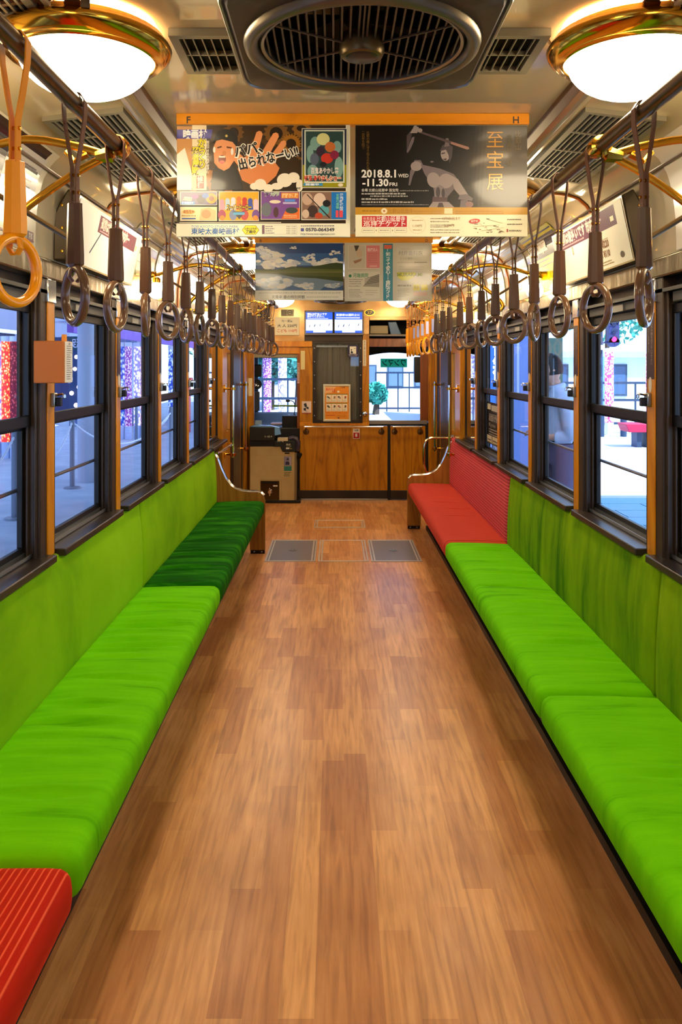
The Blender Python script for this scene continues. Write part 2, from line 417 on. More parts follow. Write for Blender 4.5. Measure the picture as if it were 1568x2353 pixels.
# ceiling shell with coves
half = [(0, 2.25), (.40, 2.25), (.60, 2.25), (.625, 2.238), (.90, 2.205), (.945, 2.19), (.98, 2.16), (1.008, 2.11), (1.024, 2.05), (1.033, 1.97), (1.036, 1.86)]
def off(prof, d):
    out = []
    for i, p in enumerate(prof):
        a = Vector(prof[max(i-1, 0)]); b = Vector(prof[min(i+1, len(prof)-1)]); t = (b-a).normalized()
        out.append((p[0]-t.y*-d if False else p[0]+t.y*d, p[1]-t.x*d))
    return out
m = MB()
full = [(-x, z) for x, z in half[::-1]]+half[1:]
m.strip(full, Y0, YF, seg=6); ceil = struct('ceiling', m, ENAMEL, smooth=60)
m = MB(); m.box(-1.2, Y0, 2.3, 1.2, 10.3, 2.36); m.box(-1.2, Y0, 1.86, -1.04, 10.3, 2.3); m.box(1.04, Y0, 1.86, 1.2, 10.3, 2.3)
struct('roof', m, BRONZE)
n_trim = 0
def trim(mb, mats, **k):
    global n_trim; n_trim += 1
    return struct('trim_%d' % n_trim, mb, mats, **k)
for s in (-1, 1):
    m = MB(); m.box(s*.568, Y0, 2.235, s*.602, YF, 2.252); trim(m, BROWNTR, bevel=.003)
    m = MB(); m.box(s*.625, Y0, 2.222, s*.64, YF, 2.245); trim(m, ENAMEL, bevel=.003)
    m = MB(); m.tube([(s*.985, Y0, 2.136), (s*.985, YF, 2.136)], .006, 6); trim(m, BRASSD)
    for yy in (-.1, 1.6, 3.3, 5.0, 6.7):
        pr = off(half[2:], .004); path = [(s*x, yy, z-.002) for x, z in pr]
        m = MB(); m.tube(path, .011, 6, flat=(1, .5)); trim(m, BROWNTR if yy < 3 else mat('copper_rib', '#a4561c', .35, .3))
# small ceiling screws line / access latch
# side walls
def wall(s):
    name = 'wall_left' if s < 0 else 'wall_right'
    m = MB(); m.box(s*1.06, Y0, 0, s*1.16, LASTP+.05, .845)            # dado behind the benches
    m.box(s*1.06, LASTP+.05, 0, s*1.16, 6.98, .845)
    m.box(s*1.075, Y0, 1.705, s*1.11, 9.0, 1.86)
    w = struct(name, m, BRONZE)
    global n_trim; n_trim += 1
    w = thing('trim_%d' % n_trim, None, None, (s*1.04, 1.8, .86), kind='structure')
    mb = MB(); mb.box(s*1.022, Y0, 1.795, s*1.075, YF, 1.862); mb.build('metal_band', BAND, w, bevel=.006)
    mb = MB(); mb.box(s*1.03, Y0, 1.745, s*1.075, YF, 1.757); mb.build('header_rail', BLACKM, w)
    for p in POSTS:
        mb = MB(); mb.box(s*1.030, p-.085, .846, s*1.11, p+.056, 1.795)
        for xx in (1.040, 1.066, 1.092): mb.box(s*xx, p-.1, .86, s*(xx+.009), p-.085, 1.75)
        mb.build('pillar', BRONZEL, w, bevel=.003)
        mb = MB(); mb.box(s*1.025, p-.031, .852, s*1.0305, p+.034, 1.76); mb.build('wood_strip', WOODS, w, bevel=.002)
        mb = MB(); mb.box(s*1.021, p-.038, 1.715, s*1.032, p+.042, 1.795); mb.build('chrome_cap', CHROME, w, bevel=.003)
    return w
wl = wall(-1); wr = wall(1)
# window units
nwin = 0
def window(s, a, b, mirror=False):
    global nwin; nwin += 1
    root = thing('window_%d' % nwin, None, None, (s*1.08, (a+b)/2, .86), kind='structure')
    y0, y1 = a+.058, b-.087
    mb = MB(); mb.box(s*.992, y0-.004, .838, s*1.062, y1+.055, .864); mb.build('sill', BRONZE, root, bevel=.004)
    mb = MB(); mb.box(s*1.062, y0, .845, s*1.125, y1, .868); mb.box(s*1.056, y0, .868, s*1.059, y1, .880); mb.box(s*1.078, y0, .868, s*1.081, y1, .884)
    mb.build('track', STEEL if not mirror else BRONZE, root)
    def sash(x0, x1, z0, z1, rt, rb, w=.022):
        q = MB(); q.box(s*x0, y0, z0, s*x1, y1, z0+rb); q.box(s*x0, y0, z1-rt, s*x1, y1, z1)
        q.box(s*x0, y0, z0+rb, s*x1, y0+w, z1-rt); q.box(s*x0, y1-w, z0+rb, s*x1, y1, z1-rt); return q
    if mirror:
        sash(1.07, 1.09, .868, 1.70, .03, .03).build('sash_frame', BRONZE, root)
        mb = MB(); mb.box(s*1.078, y0+.022, .898, s*1.084, y1-.022, 1.67); mb.build('pane', MIRRG, root)
        mb = MB(); mb.box(s*1.10, y0-.05, .845, s*1.14, y1+.1, 1.72); mb.build('pocket_back', BLACKM, root); return
    sash(1.060, 1.076, 1.300, 1.705, .03, .036).build('upper_sash', BLACKM, root, bevel=.002)
    sash(1.082, 1.098, .868, 1.318, .03, .034).build('lower_sash', BLACKM, root, bevel=.002)
    mb = MB(); mb.quad((s*1.068, y0+.02, 1.33), (s*1.068, y1-.02, 1.33), (s*1.068, y1-.02, 1.68), (s*1.068, y0+.02, 1.68)); mb.build('upper_pane', GLASS, root)
    mb = MB(); mb.quad((s*1.090, y0+.02, .90), (s*1.090, y1-.02, .90), (s*1.090, y1-.02, 1.29), (s*1.090, y0+.02, 1.29)); mb.build('lower_pane', GLASS, root)
    mb = MB(); mb.tube([(s*1.13, y0-.10, 1.08), (s*1.13, y1+.10, 1.08)], .007, 8); mb.build('guard_bar', mat('grey_bar', '#7c7068', .4, .4), root)
    mb = MB(); mb.box(s*1.045, y0+.02, 1.708, s*1.075, y1-.04, 1.745); mb.build('blind_box', mat('blind_box_grey', '#3a3733', .5), root, bevel=.004)
    mb = MB(); mb.box(s*1.041, (y0+y1)/2-.1, 1.710, s*1.045, (y0+y1)/2+.02, 1.735); mb.build('rating_plate', mat('plate_grey', '#8b857a', .5), root)
for s in (-1, 1):
    for i in range(len(POSTS)-1): window(s, POSTS[i], POSTS[i+1])
    window(s, LASTP, 7.06, mirror=True)

# entrance doors by the front bulkhead (one each side)
def door(s, idx):
    root = thing('door_%d' % idx, None, None, (s*1.08, 7.9, 0), kind='structure')
    mb = MB(); mb.box(s*1.03, 6.985, 0, s*1.12, 7.27, 1.795); mb.build('wood_post', WOODP, root, bevel=.004)
    # narrow leaf with its own glass
    mb = MB()
    mb.box(s*1.05, 7.27, 0, s*1.09, 7.66, .90); mb.box(s*1.05, 7.27, 1.62, s*1.09, 7.66, 1.795); mb.box(s*1.05, 7.27, .90, s*1.09, 7.31, 1.62); mb.box(s*1.05, 7.62, .90, s*1.09, 7.66, 1.62)
    mb.build('leaf', WOODP, root, bevel=.003)
    mb = MB(); mb.box(s*1.066, 7.31, .90, s*1.07, 7.62, 1.62); mb.build('pane', GLASS, root)
    mb = MB(); mb.box(s*1.02, 7.66, 0, s*1.12, 8.2, 1.795); mb.build('dark_post', BRONZEL, root, bevel=.005)
    mb = MB(); mb.box(s*1.04, 8.2, 0, s*1.12, 8.42, 1.795); mb.build('leaf_edge', WOODP, root, bevel=.003)
    mb = MB(); mb.box(s*1.035, 8.42, 0, s*1.13, 8.60, 1.795); mb.build('door_gap_cover', BLACKM, root)
    mb = MB(); mb.box(s*1.02, 8.60, 0, s*1.12, 9.0, 1.795); mb.build('front_post', WOODP, root, bevel=.004)
door(-1, 1); door(1, 2)
ORD = ['first', 'second', 'third', 'fourth', 'fifth', 'sixth', 'seventh', 'eighth', 'ninth', 'tenth', 'eleventh', 'twelfth', 'thirteenth',
       'fourteenth', 'fifteenth', 'sixteenth', 'seventeenth', 'eighteenth', 'nineteenth', 'twentieth']
SIDE = {-1: 'left', 1: 'right'}
def grab(s, Y, x, z0, z1, lab):
    r = thing('grab_rail', lab, 'grab rail', (s*x, Y, z0), 'vertical grab rails beside the front doors')
    mb = MB(); mb.tube([(s*x, Y, z0-.03), (s*x, Y, z1+.03)], .011, 10); mb.build('bar', CHROME, r)
    for z in (z0, z1):
        mb = MB(); mb.tube([(s*x, Y, z), (s*1.03, Y, z)], .010, 8); mb.lathe([(0, -.012), (.026, -.012), (.026, .012), (0, .012)], 14, (s*x, Y, z)); mb.lathe([(.0, 0), (.034, 0), (.034, s*-.01), (0, s*-.01)], 14, (s*1.028, Y, z), 'x')
        mb.build('brass_bracket', BRASS, r)
for s in (-1, 1):
    grab(s, 7.1, .955, .72, 1.30, 'nearer chrome grab rail with brass brackets on the wood post of the %s door' % SIDE[s])
    grab(s, 8.22, .965, .66, 1.31, 'farther chrome grab rail with brass brackets by the %s end of the front bulkhead' % SIDE[s])

# rear end wall behind the camera
m = MB(); m.box(-1.16, Y0-.06, 0, 1.16, Y0, .9); m.box(-1.16, Y0-.06, 1.8, 1.16, Y0, 2.3); m.box(-1.16, Y0-.06, .9, .35, Y0, 1.8); m.box(.75, Y0-.06, .9, 1.16, Y0, 1.8); m.box(.35, Y0-.06, .9, .75, Y0, 1.5)
struct('wall_back', m, WOODP)

# ---------------------------------------------------------------- front bulkhead
COPPER = mat('lacquered_copper_panel', '#a07844', .22, .45); noise_col(COPPER, [(.35, '#8a5f2e'), (.65, '#b08c58')], (1, 1, 2), 2.5)
def pbox(px0, py0, px1, py1, Y, t, mb=None, mi=0):
    a = at(px0, py0, Y); b = at(px1, py1, Y); mb = mb or MB(); mb.box(a[0], Y, a[2], b[0], Y+t, b[2], mi); return mb
zt = at(0, 728, YF)[2]; wf_m = MB(); wf_m.box(-1.06, YF, zt, 1.06, YF+.04, 2.27); wf_m.box(-1.06, YF, 1.80, at(566, 0, YF)[0], YF+.04, zt)
wf_m.box(at(1006, 0, YF)[0], YF, 1.80, 1.06, YF+.04, zt); pbox(566, 728, 700, 786, YF, .04, wf_m)
wf = struct('wall_front', wf_m, COPPER)
def fpart(name, px0, py0, px1, py1, mt, proud=0.0, t=.04, bevel=.003):
    return pbox(px0, py0, px1, py1, YF-proud, t+proud).build(name, mt, wf, bevel=bevel)
fpart('wood_moulding', 628, 784, 718, 797, WOODS, .025)
fpart('upper_panel', 632, 797, 689, 813, WOODS, .005)
fpart('left_stile', 560, 786, 584, 1149, WOODP, .0)
fpart('left_head', 584, 786, 632, 813, WOODP, .0)
fpart('window_stile', 683, 813, 689, 985, WOODR, .004)
fpart('pilaster', 689, 797, 719, 975, WOODP, .004)
fpart('lintel', 700, 768, 835, 784, BRONZEL, .002)
fpart('copper_field', 700, 728, 848, 768, COPPER)
fpart('centre_post', 832, 768, 849, 975, WOODP, .002)
fpart('centre_post_head', 836, 728, 849, 768, COPPER, .002)
fpart('right_head', 849, 728, 1006, 736, COPPER, .002)
fpart('right_post', 985, 736, 1006, 1149, WOODP, .0)
fpart('dado_rail', 689, 970, 849, 979, WOODS, .006)
for nm, p0, p1 in (('wood_panel', 689, 891), ('wood_panel', 898, 978)):
    fpart(nm, p0, 979, p1, 1127, WOODP, .004)
fpart('panel_gap', 891, 975, 898, 1149, BLACKM, -.006)
fpart('panel_gap', 978, 972, 986, 1149, BLACKM, -.006)
for p0, p1 in ((684, 891), (898, 978)): fpart('kick_plate', p0, 1127, p1, 1147, BRONZE, .006)
fpart('threshold', 686, 1146, 892, 1150, STEEL, .015)
fpart('shelf_board', 849, 768, 985, 772, mat('shelf_edge', '#8a7a5c', .5), .0)
fpart('brown_board', 849, 778, 985, 797, WOODR, -.03, .02)
fpart('sill_strip', 849, 966, 982, 975, STEEL, .01)
fpart('dark_side_panel', 966, 812, 985, 968, WOODR, -.01)
fpart('roller_blind', 583, 812, 684, 822, mat('blind_cloth_taupe', '#8b8068', .8), -.01, .02)
fpart('black_lower_board', 584, 985, 689, 1149, BLACKM, -.02)  # plain black board below the driver window, behind the fare box
# framed curtain window in the bulkhead
cw = thing('window_%d' % (nwin+1), None, None, at(773, 972, YF-.01), kind='structure')
mb = MB()
for q in ((719, 784, 833, 790), (719, 965, 833, 972), (719, 790, 727, 965), (825, 790, 833, 965)): pbox(*q, YF-.012, .03, mb)
mb.build('frame', BRONZE, cw, bevel=.002)
for k in range(6):
    for px in (723.0, 829.0):
        p = at(px, 800+k*31, YF-.016); mb = MB(); mb.lathe([(0, -.003), (.006, -.002), (.007, .003)], 8, p, 'y'); mb.build('screw', STEEL, cw)
pbox(727, 790, 825, 965, YF+.004, .004).build('pane', GLASS, cw)
CURT = mat('taupe_curtain_cloth', '#7d7460', .9)
mb = MB(); a = at(727, 790, YF); b_ = at(825, 965, YF); N_ = 60; vs = []
for i in range(N_+1):
    x = lrp(a[0], b_[0], i/N_); d = .012*sin(i*.55)+.007*sin(i*1.31+1)
    vs += [(x, YF+.045+d, b_[2]), (x+.004*sin(i), YF+.045+d*.6, a[2])]
mb.add(vs, [(2*i, 2*i+2, 2*i+3, 2*i+1) for i in range(N_)]); ct = mb.build('curtain', CURT, cw, smooth=80)
pbox(727, 794, 822, 798, YF+.03, .01).build('curtain_rail', STEEL, cw)

def sheet(name, label, cat, px0, py0, px1, py1, Y, U, V, col='#e9e4d2', group=None, t=.003, kidname='print', rough=.45):
    """thin sign: board + flat print facing the aisle. returns (object, Print)"""
    a = at(px0, py0, Y); b = at(px1, py1, Y)
    mb = MB(); mb.box(a[0], Y, b[2], b[0], Y+t, a[2])
    o = tag(mb.build(name, mat('board_'+col.strip('#'), col, rough)), label, cat, group)
    return o, Print(facing(px0, py0, px1, py1, Y, U, V), rough)
YS = YF-.030
# fare notice
o, P = sheet('fare_notice', 'cream fare notice reading 220 and 110 yen, left of the twin screens', 'sign', 632, 729, 688, 770, YS, 560, 410, '#d8ccaa', t=.028)
P.text('均一運賃', 280, 300, 46, '#4a4652', .012, anchor='c'); P.text('大 人 220円', 280, 185, 58, '#3c3838', .02, w=450, anchor='c'); P.text('こども 110円', 280, 70, 58, '#c04030', .02, w=450, anchor='c'); P.build('lettering', o)
o, P = sheet('no_smoking_notice', 'small grey notice with a round symbol above the fare notice', 'sign', 646, 711, 675, 726, YS, 290, 150, '#9c9272', t=.028)
P.rect(15, 15, 125, 135, '#4e4636'); P.lines(25, 110, 118, 4, 26, '#a89c7c', 14, 0, 3); P.ring(205, 75, 45, 58, '#3f382c'); P.rect(170, 68, 240, 82, '#3f382c'); P.build('lettering', o)
# number plate 27
mb = MB(); c = at(850, 718, YF-.012)
mb.add([(c[0]+.060*cos(2*pi*i/28), y, c[2]+.036*sin(2*pi*i/28)) for y in (YF-.012, YF) for i in range(28)], [tuple(range(28))[::-1]]+[(i, (i+1) % 28, (i+1) % 28+28, i+28) for i in range(28)])
np_ = tag(mb.build('number_plate', BRASS, smooth=0), 'oval brass rimmed plate with the number 27 right of the screens', 'number plate')
P = Print(lambda u, v, l: (c[0]+u, YF-.012-EPS*l, c[2]+v), .3); P.ell(0, 0, .052, .029, '#1a120a'); P.text('27', 0, -.014, .03, '#e6c25a', .03, anchor='c', w=.055); P.build('numerals', np_)
# twin screens
tv = thing('twin_screen', 'grey housing with two lit blue and white screens above the curtained window', 'screen', at(768, 770, YF-.05))
pbox(700, 713, 836, 770, YF-.06, .06).build('housing', mat('grey_plastic', '#77777c', .4), tv, bevel=.006)
pbox(704, 717, 832, 766, YF-.062, .01).build('bezel', BLACKM, tv)
for p0, p1 in ((702.5, 765.5), (768.5, 833.5)):
    P = Print(facing(p0+1, 717.5, p1-1, 765, YF-.0625, 62, 48), .3, glow=.55)
    P.rect(0, 0, 62, 48, '#e9eef8'); P.rect(0, 31, 62, 48, '#1f55cf'); P.rect(0, 0, 62, 5.5, '#1f55cf', hold=True); P.rect(17, 1, 46, 5, '#eef2fa')
    if p0 < 720: P.text('運賃は後払いです', 3, 41.5, 4.2, '#ffffff', .02, w=46); P.text('あけてください。', 3, 36, 4.2, '#ffffff', .02, w=40); P.rect(3, 33, 52, 33.8, '#ffffff')
    else: P.text('定期券は運転士に', 3, 39.5, 4.2, '#ffffff', .02, w=54); P.rect(3, 34, 57, 36, '#ffffff', hold=True)
    for k, (u, w) in enumerate(((7, 2.2), (18, 3), (31, 2), (52, 2.2))): P.poly([(u, 13+k), (u+w, 14+k), (u+w+1.5, 21+k*.6), (u+w*.4+1, 18+k)], '#123a66')
    P.rect(2, 9, 60, 9.4, '#b9c4d8'); P.build('display', tv)
# label strips and stickers
def plate(name, label, px0, py0, px1, py1, col, Y=YF-.006, group=None, cat='sticker', t=.004):
    o, P = sheet(name, label, cat, px0, py0, px1, py1, Y, px1-px0, py1-py0, col, group, t); return o, P
plate('label_strip', 'blank cream label strip high on the wood pilaster', 691.5, 806, 701, 849, '#d2c184')
o, P = plate('label_strip', 'pale pink lettered strip on the right edge of the driver window', 683.5, 834, 688.5, 881, '#cfa999', YF-.009); P.vtext('運転士に話しかけないで', 2.5, 42, 3.4, '#6a4038', .01); P.build('lettering', o)
o, P = plate('label_strip', 'tall white strip with vertical black lettering on the centre post', 834.5, 781, 842, 841, '#dcc9a4', YF-.008); P.vtext('走行中は話しかけないで下さい', 3.75, 55, 3.6, '#3c3226', .01); P.build('lettering', o)
plate('label_strip', 'blank cream label strip on the far left stile', 571.5, 869, 580, 910, '#d8cda6', YF-.006)
o, P = plate('stroller_sticker', 'square white sticker with black figures on the pilaster below the label', 694, 922, 715.5, 950, '#dcc6b6', YF-.009)
P.poly([(4, 22), (10, 24), (12, 16), (7, 14)], '#26262c'); P.poly([(10, 16), (16, 14), (15, 9), (10, 12)], '#26262c'); P.poly([(4, 12), (9, 13), (10, 6), (4, 7)], '#26262c'); P.rect(0, 0, 21.5, 1.5, '#a03030'); P.text('お願い', 11, 2.5, 2.4, '#806a3a', anchor='c'); P.build('print', o)
o, P = plate('security_camera_sticker', 'purple square sticker with a white pictogram in the curtained window', 800, 793, 824, 820, '#2a2140', YF-.014)
P.rect(4, 7, 19, 24, '#ded8c4'); P.ell(8, 16, 1.6, 1.6, '#241c38'); P.poly([(6, 8), (12, 8), (11, 12), (7, 14)], '#241c38'); P.poly([(14, 19), (17, 21), (17, 18.5)], '#241c38'); P.text('防犯カメラ作動中', 12, 3.4, 2, '#e8e4f0', w=20, anchor='c'); P.rect(2, 1.2, 21, 1.7, '#b8b0c8'); P.build('print', o)
o, P = plate('red_hand_sticker', 'small white and red sticker with a white hand on the wood panel', 811.5, 985, 827, 1008, '#d8ccb4', YF-.012)
P.rect(1, 1, 14.5, 14, '#b01818'); P.ell(7.7, 7, 2.4, 3.2, '#e6dccc'); 
for k in range(4): P.rect(5.6+k*1.15, 8, 6.4+k*1.15, 12, '#e6dccc', hold=True)
P.text('注意', 7.7, 17, 3.4, '#3a3228', .02, anchor='c'); P.build('print', o)
o, P = plate('priority_label', 'narrow white and red label on the right post of the bulkhead', 991, 800, 1001, 830, '#d9b79a', YF-.008); P.text('優', 5, 22, 4, '#a83a2a', anchor='c'); P.text('先', 5, 15, 4, '#a83a2a', anchor='c'); P.ell(5, 8, 2, 3, '#c03a2a'); P.build('print', o)
mb = MB(); c = at(838.5, 950, YF-.02); mb.lathe([(0, -.05), (.022, -.045), (.026, -.03), (.016, -.015), (.022, 0), (.026, .018)], 16, c, 'y')
kn = tag(mb.build('door_knob', CHROME), 'round chrome knob on the wooden centre post', 'knob')
# orange notice frame
nf = thing('notice_frame', 'aluminium framed orange notice standing on the curtained window', 'notice', at(774, 968, YF-.03))
mb = MB()
for q in ((743, 883, 806, 887.5), (743, 963.5, 806, 968.5), (743, 887, 747, 964), (802, 887, 806, 964)): pbox(*q, YF-.034, .018, mb)
mb.build('frame', mat('pale_aluminium', '#d8cfae', .3, .5), nf, bevel=.003)
pbox(746, 886, 803, 965, YF-.026, .010).build('backing', PAPER, nf)
P = Print(facing(747, 887, 802, 964, YF-.0265, 55, 77), .4); P.rect(0, 0, 55, 77, '#e08a1c'); P.poly([(0, 77), (26, 77), (18, 62), (0, 60)], '#e8b070')
P.text('ご注意', 46, 72, 3, '#5a2a14', .02, anchor='r'); P.text('車内での', 2, 67, 4.5, '#d04a28', .02, w=22); P.text('お願い', 16, 62.5, 4, '#c84020', .02, w=14); P.ell(31, 64, 3, 2.2, '#f2e6c8')
for r_ in range(2):
    v0 = 40-r_*21
    P.rect(3, v0+17.6, 52, v0+19.2, '#6a6a1c')
    for k in range(4):
        u = 3+k*12.4; P.rect(u, v0, u+11.4, v0+17, '#e6d9b8', hold=True)
    for k in range(4):
        u = 3+k*12.4; P.ell(u+4+k % 2*3, v0+12, 2.6, 1.8, ['#4a2a1c', '#b06a2c', '#3c2420', '#a8341c'][(k+r_) % 4], 8, hold=True); P.poly([(u+2, v0+9), (u+9, v0+8), (u+8, v0+11)], '#7a4a24', hold=True); P.lines(u+1, v0+5.4, u+10, 3, 2, '#9a8c74', .7, .3, k)
P.text('皆様のご協力をお願いします', 3, 14.2, 2.2, '#b03a18', w=48); P.rect(2, 9.2, 24, 10.4, '#a83018'); P.lines(26, 10, 50, 3, 2.6, '#8a5218', .7, .2, 9); P.rect(30, 2, 33, 5, '#6a3814'); P.build('print', nf)
# chrome bars across the lower panels
for i, (p0, p1, lab) in enumerate(((700, 881, 'long chrome handrail across the wide oak panel of the bulkhead'), (903, 970, 'short chrome handrail on the narrow oak panel at the right'))):
    r = thing('handrail', lab, 'handrail', at((p0+p1)/2, 981, YF-.07), 'handrails on the front bulkhead')
    a = at(p0, 980.5, YF-.075); b_ = at(p1, 980.5, YF-.075); mb = MB(); mb.tube([(a[0], YF-.075, a[2]), (b_[0], YF-.075, b_[2])], .011, 10); mb.build('bar', CHROME, r)
    for q in (p0+4, p1-4):
        c = at(q, 992, YF); mb = MB(); mb.lathe([(0, -.016), (.026, -.012), (.034, -.002), (.034, 0)], 18, (c[0], YF-.004, c[2]), 'y'); mb.tube([(c[0], YF-.01, c[2]), (c[0], YF-.06, c[2]+.01), (c[0], YF-.075, a[2])], .008, 8); mb.build('bracket', BRASSD, r)
# overhead shelf: box and tilted blue-grey panel
mb = pbox(849, 736, 985, 778, YF+.32, .02); tag(mb.build('overhead_locker', DARKIN), 'dark open locker above the right bulkhead window', 'locker')
a = at(849, 768, YF); mb = MB(); mb.box(a[0], YF+.04, a[2]-.012, 1.02, YF+.3, a[2]); tag(mb.build('locker_shelf', mat('shelf_edge', '#8a7a5c', .5)), 'thin beige shelf across the dark locker', 'shelf')
mb = MB(); a = at(851, 767.5, YF+.1); b_ = at(893, 748, YF+.1); mb.box(a[0], YF+.1, a[2]+.004, b_[0], YF+.25, b_[2]); tag(mb.build('equipment_box', mat('beige_box', '#a8936a', .5), bevel=.006), 'low beige box lying on the locker shelf', 'box')
mb = MB(); pts = [at(892, 740, YF+.02), at(911, 739, YF+.02), at(923, 769, YF+.02), at(899, 772, YF+.02)]
fr = [(p[0], p[2]) for p in pts]; mb.prism(fr, YF+.015, YF+.035); tag(mb.build('tilted_monitor', mat('blue_grey_panel', '#4d6684', .35), bevel=.008), 'tilted blue grey flat panel in the dark locker', 'monitor')
# hanging dark mirror box
mb = MB(); a = at(953, 820, YF+.06); b_ = at(981, 879, YF+.06); mb.box(a[0], YF+.05, b_[2], b_[0], YF+.16, a[2]); hb = tag(mb.build('ticket_reader_case', mat('olive_black_case', '#23211a', .4), bevel=.012), 'dark hanging case at the right side of the bulkhead window', 'case')
mb = MB(); mb.box(b_[0]-.02, YF+.07, a[2], b_[0], YF+.1, 1.78); mb.build('bracket', BLACKM, hb)

# ---------------------------------------------------------------- driver's cab and windscreen
YW = 10.2
m = MB()
L0, L1, R0, R1 = -1.03, -.42, .335, 1.035
m.box(-1.16, YW, 0, 1.16, YW+.06, .80); m.box(-1.16, YW, 1.67, 1.16, YW+.06, 2.3); m.box(L1, YW, .80, R0, YW+.06, 1.67); m.box(-1.16, YW, .80, L0, YW+.06, 1.67); m.box(R1, YW, .80, 1.16, YW+.06, 1.67)
m.box(L0, YW, .80, L1, YW+.06, .90)
for s_, a_, b_ in ((1, R0, R1),):   # shallow arch head
    pts = [(a_, 1.68)]+[(lrp(a_, b_, i/10), 1.625+.045*sin(pi*i/10)) for i in range(11)]+[(b_, 1.68)]
    m.prism(pts, YW, YW+.06)
cabw = struct('wall_cab', m, BLACKM)
m = MB(); m.box(-1.16, YF+.04, 0, -1.08, YW, .9); m.box(1.06, YF+.04, 0, 1.16, YW, .9); m.box(-1.16, YF+.04, 1.7, -1.08, YW, 2.3); m.box(1.06, YF+.04, 1.7, 1.16, YW, 2.3)
m.box(-1.16, YF+.1, .9, -1.08, YF+.35, 1.7); m.box(1.06, YF+.04, .9, 1.16, YW, 1.7); m.box(-1.1, YF+.36, 1.90, 1.1, YW, 1.94)
struct('wall_cab_side', m, BLACKM)
for i, (a_, b_) in enumerate(((L0, L1), (R0, R1))):
    r = thing('window_%d' % (nwin+2+i), None, None, ((a_+b_)/2, YW+.03, .85), kind='structure')
    mb = MB(); mb.box(a_, YW+.03, .80, b_, YW+.034, 1.67); mb.build('windscreen', GLASS, r)
    if i == 0:
        q = MB(); q.box(lrp(a_, b_, .02), YW+.0, 1.60, b_, YW+.02, 1.63); q.build('sun_visor_rail', BLACKM, r)
        q = MB(); q.box(lrp(a_, b_, .3), YW+.0, .985, lrp(a_, b_, .9), YW+.02, 1.005); q.build('yellow_strip', mat('yellow_green_strip', '#b4c41c', .4), r)
# one-man sign seen from behind in the right windscreen
a = at(875, 824, YW); b_ = at(936, 844, YW); mb = MB(); mb.box(a[0], YW+.005, b_[2], b_[0], YW+.012, a[2])
SG = mat('glowing_green_sign', '#0d8a78', .4, emit='#07a890', estr=.15)  # opaque teal with a faint emission added to the sign colour
sg = tag(mb.build('one_man_sign', SG), 'teal sign with mirrored black katakana in the right windscreen', 'sign')
P = Print(lambda u, v, l: (lrp(a[0], b_[0], u/61), YW+.004-EPS*l, lrp(b_[2], a[2], v/20)), .5); P.text('ワンマン', 30.5, 4, 13, '#03221e', .02, w=54, anchor='c', mirror=True); P.build('lettering', sg)
# driver's desk
dk = thing('driver_desk', 'black driving console with small instruments behind the fare box', 'console', (-.72, 9.6, 0))
mb = MB(); mb.prism([(9.14, 0), (9.95, 0), (10.16, .92), (9.80, .92), (9.62, .84), (9.14, .80)], -1.06, -.36, 'x'); mb.build('body', CHARC, dk, bevel=.01)
mb = MB(); mb.box(-.66, 9.20, .8, -.40, 9.36, .93); mb.build('control_box', BLACKM, dk, bevel=.006)
for k in range(2):
    c = at(658+k*15, 998, 9.16); mb = MB(); mb.lathe([(0, 0), (.02, 0), (.022, .035), (.012, .045), (0, .045)], 12, (c[0], 9.16, .70)); mb.build('knob', CREAM, dk)
mb = MB(); a = at(648, 996, 9.12); mb.box(a[0], 9.118, a[2], a[0]+.125, 9.13, a[2]+.012); mb.build('amber_strip', mat('amber_strip', '#c89020', .4), dk)
mb = MB(); mb.box(-.80, 9.35, .82, -.56, 9.55, .835); mb.build('papers', mat('pink_white_papers', '#d8c0d4', .5), dk)
for k in range(5):
    mb = MB(); mb.lathe([(0, 0), (.025, 0), (.022, .012), (.0, .014)], 12, (-.60+k*.05, 9.72, .905)); mb.build('gauge', STEEL, dk)
mb = MB(); c = at(593, 972, 9.3); mb.box(c[0]-.035, 9.30, c[2]-.04, c[0]+.045, 9.315, c[2]+.03); tag(mb.build('desk_monitor', mat('pale_screen', '#9db2c6', .3), bevel=.003), 'small pale tilted monitor on the left end of the desk', 'monitor')
mk = thing('gooseneck_microphone', 'thin black gooseneck microphone at the right of the driver window', 'microphone', at(684, 925, 9.5))
mb = MB(); mb.tube(bez(at(676, 955, 9.5), at(680, 935, 9.5), at(680, 918, 9.5), at(664, 921, 9.5), 12), .006, 6); mb.build('neck', BLACKM, mk)
mb = MB(); c = at(662, 921, 9.5); mb.lathe([(0, -.03), (.014, -.022), (.016, 0), (.012, .02), (0, .026)], 12, c, 'x'); mb.build('head', BLACKM, mk)
for q, nm, lab, mt in (((584, 838, 601, 866), 'radio_handset', 'black radio unit hanging at the left of the driver window', BLACKM), ((583, 900, 596, 944), 'switch_panel', 'grey switch panel low at the left of the driver window', mat('switch_grey', '#3c3e44', .4))):
    tag(pbox(*q, 9.4, .08).build(nm, mt, bevel=.008), lab, 'equipment')
mb = MB(); c = at(590, 883, 9.38); mb.lathe([(.03, .0), (.06, .0), (.062, .02), (.055, .03), (.0, .03)], 20, c, 'y')
fn = tag(mb.build('cab_fan', BLACKM), 'small round black fan at the left of the driver window', 'fan')
mb = MB(); mb.lathe([(0, 0), (.018, -.008), (.02, .01)], 12, c, 'y')
for k in range(5):
    t = 2*pi*k/5; mb.add([(c[0]+.015*cos(t), c[1]+.01, c[2]+.015*sin(t)), (c[0]+.052*cos(t+.2), c[1]+.004, c[2]+.052*sin(t+.2)), (c[0]+.052*cos(t+.8), c[1]+.014, c[2]+.052*sin(t+.8)), (c[0]+.018*cos(t+.7), c[1]+.014, c[2]+.018*sin(t+.7))], [(0,1,2,3)])
mb.build('blades', STEEL, fn)
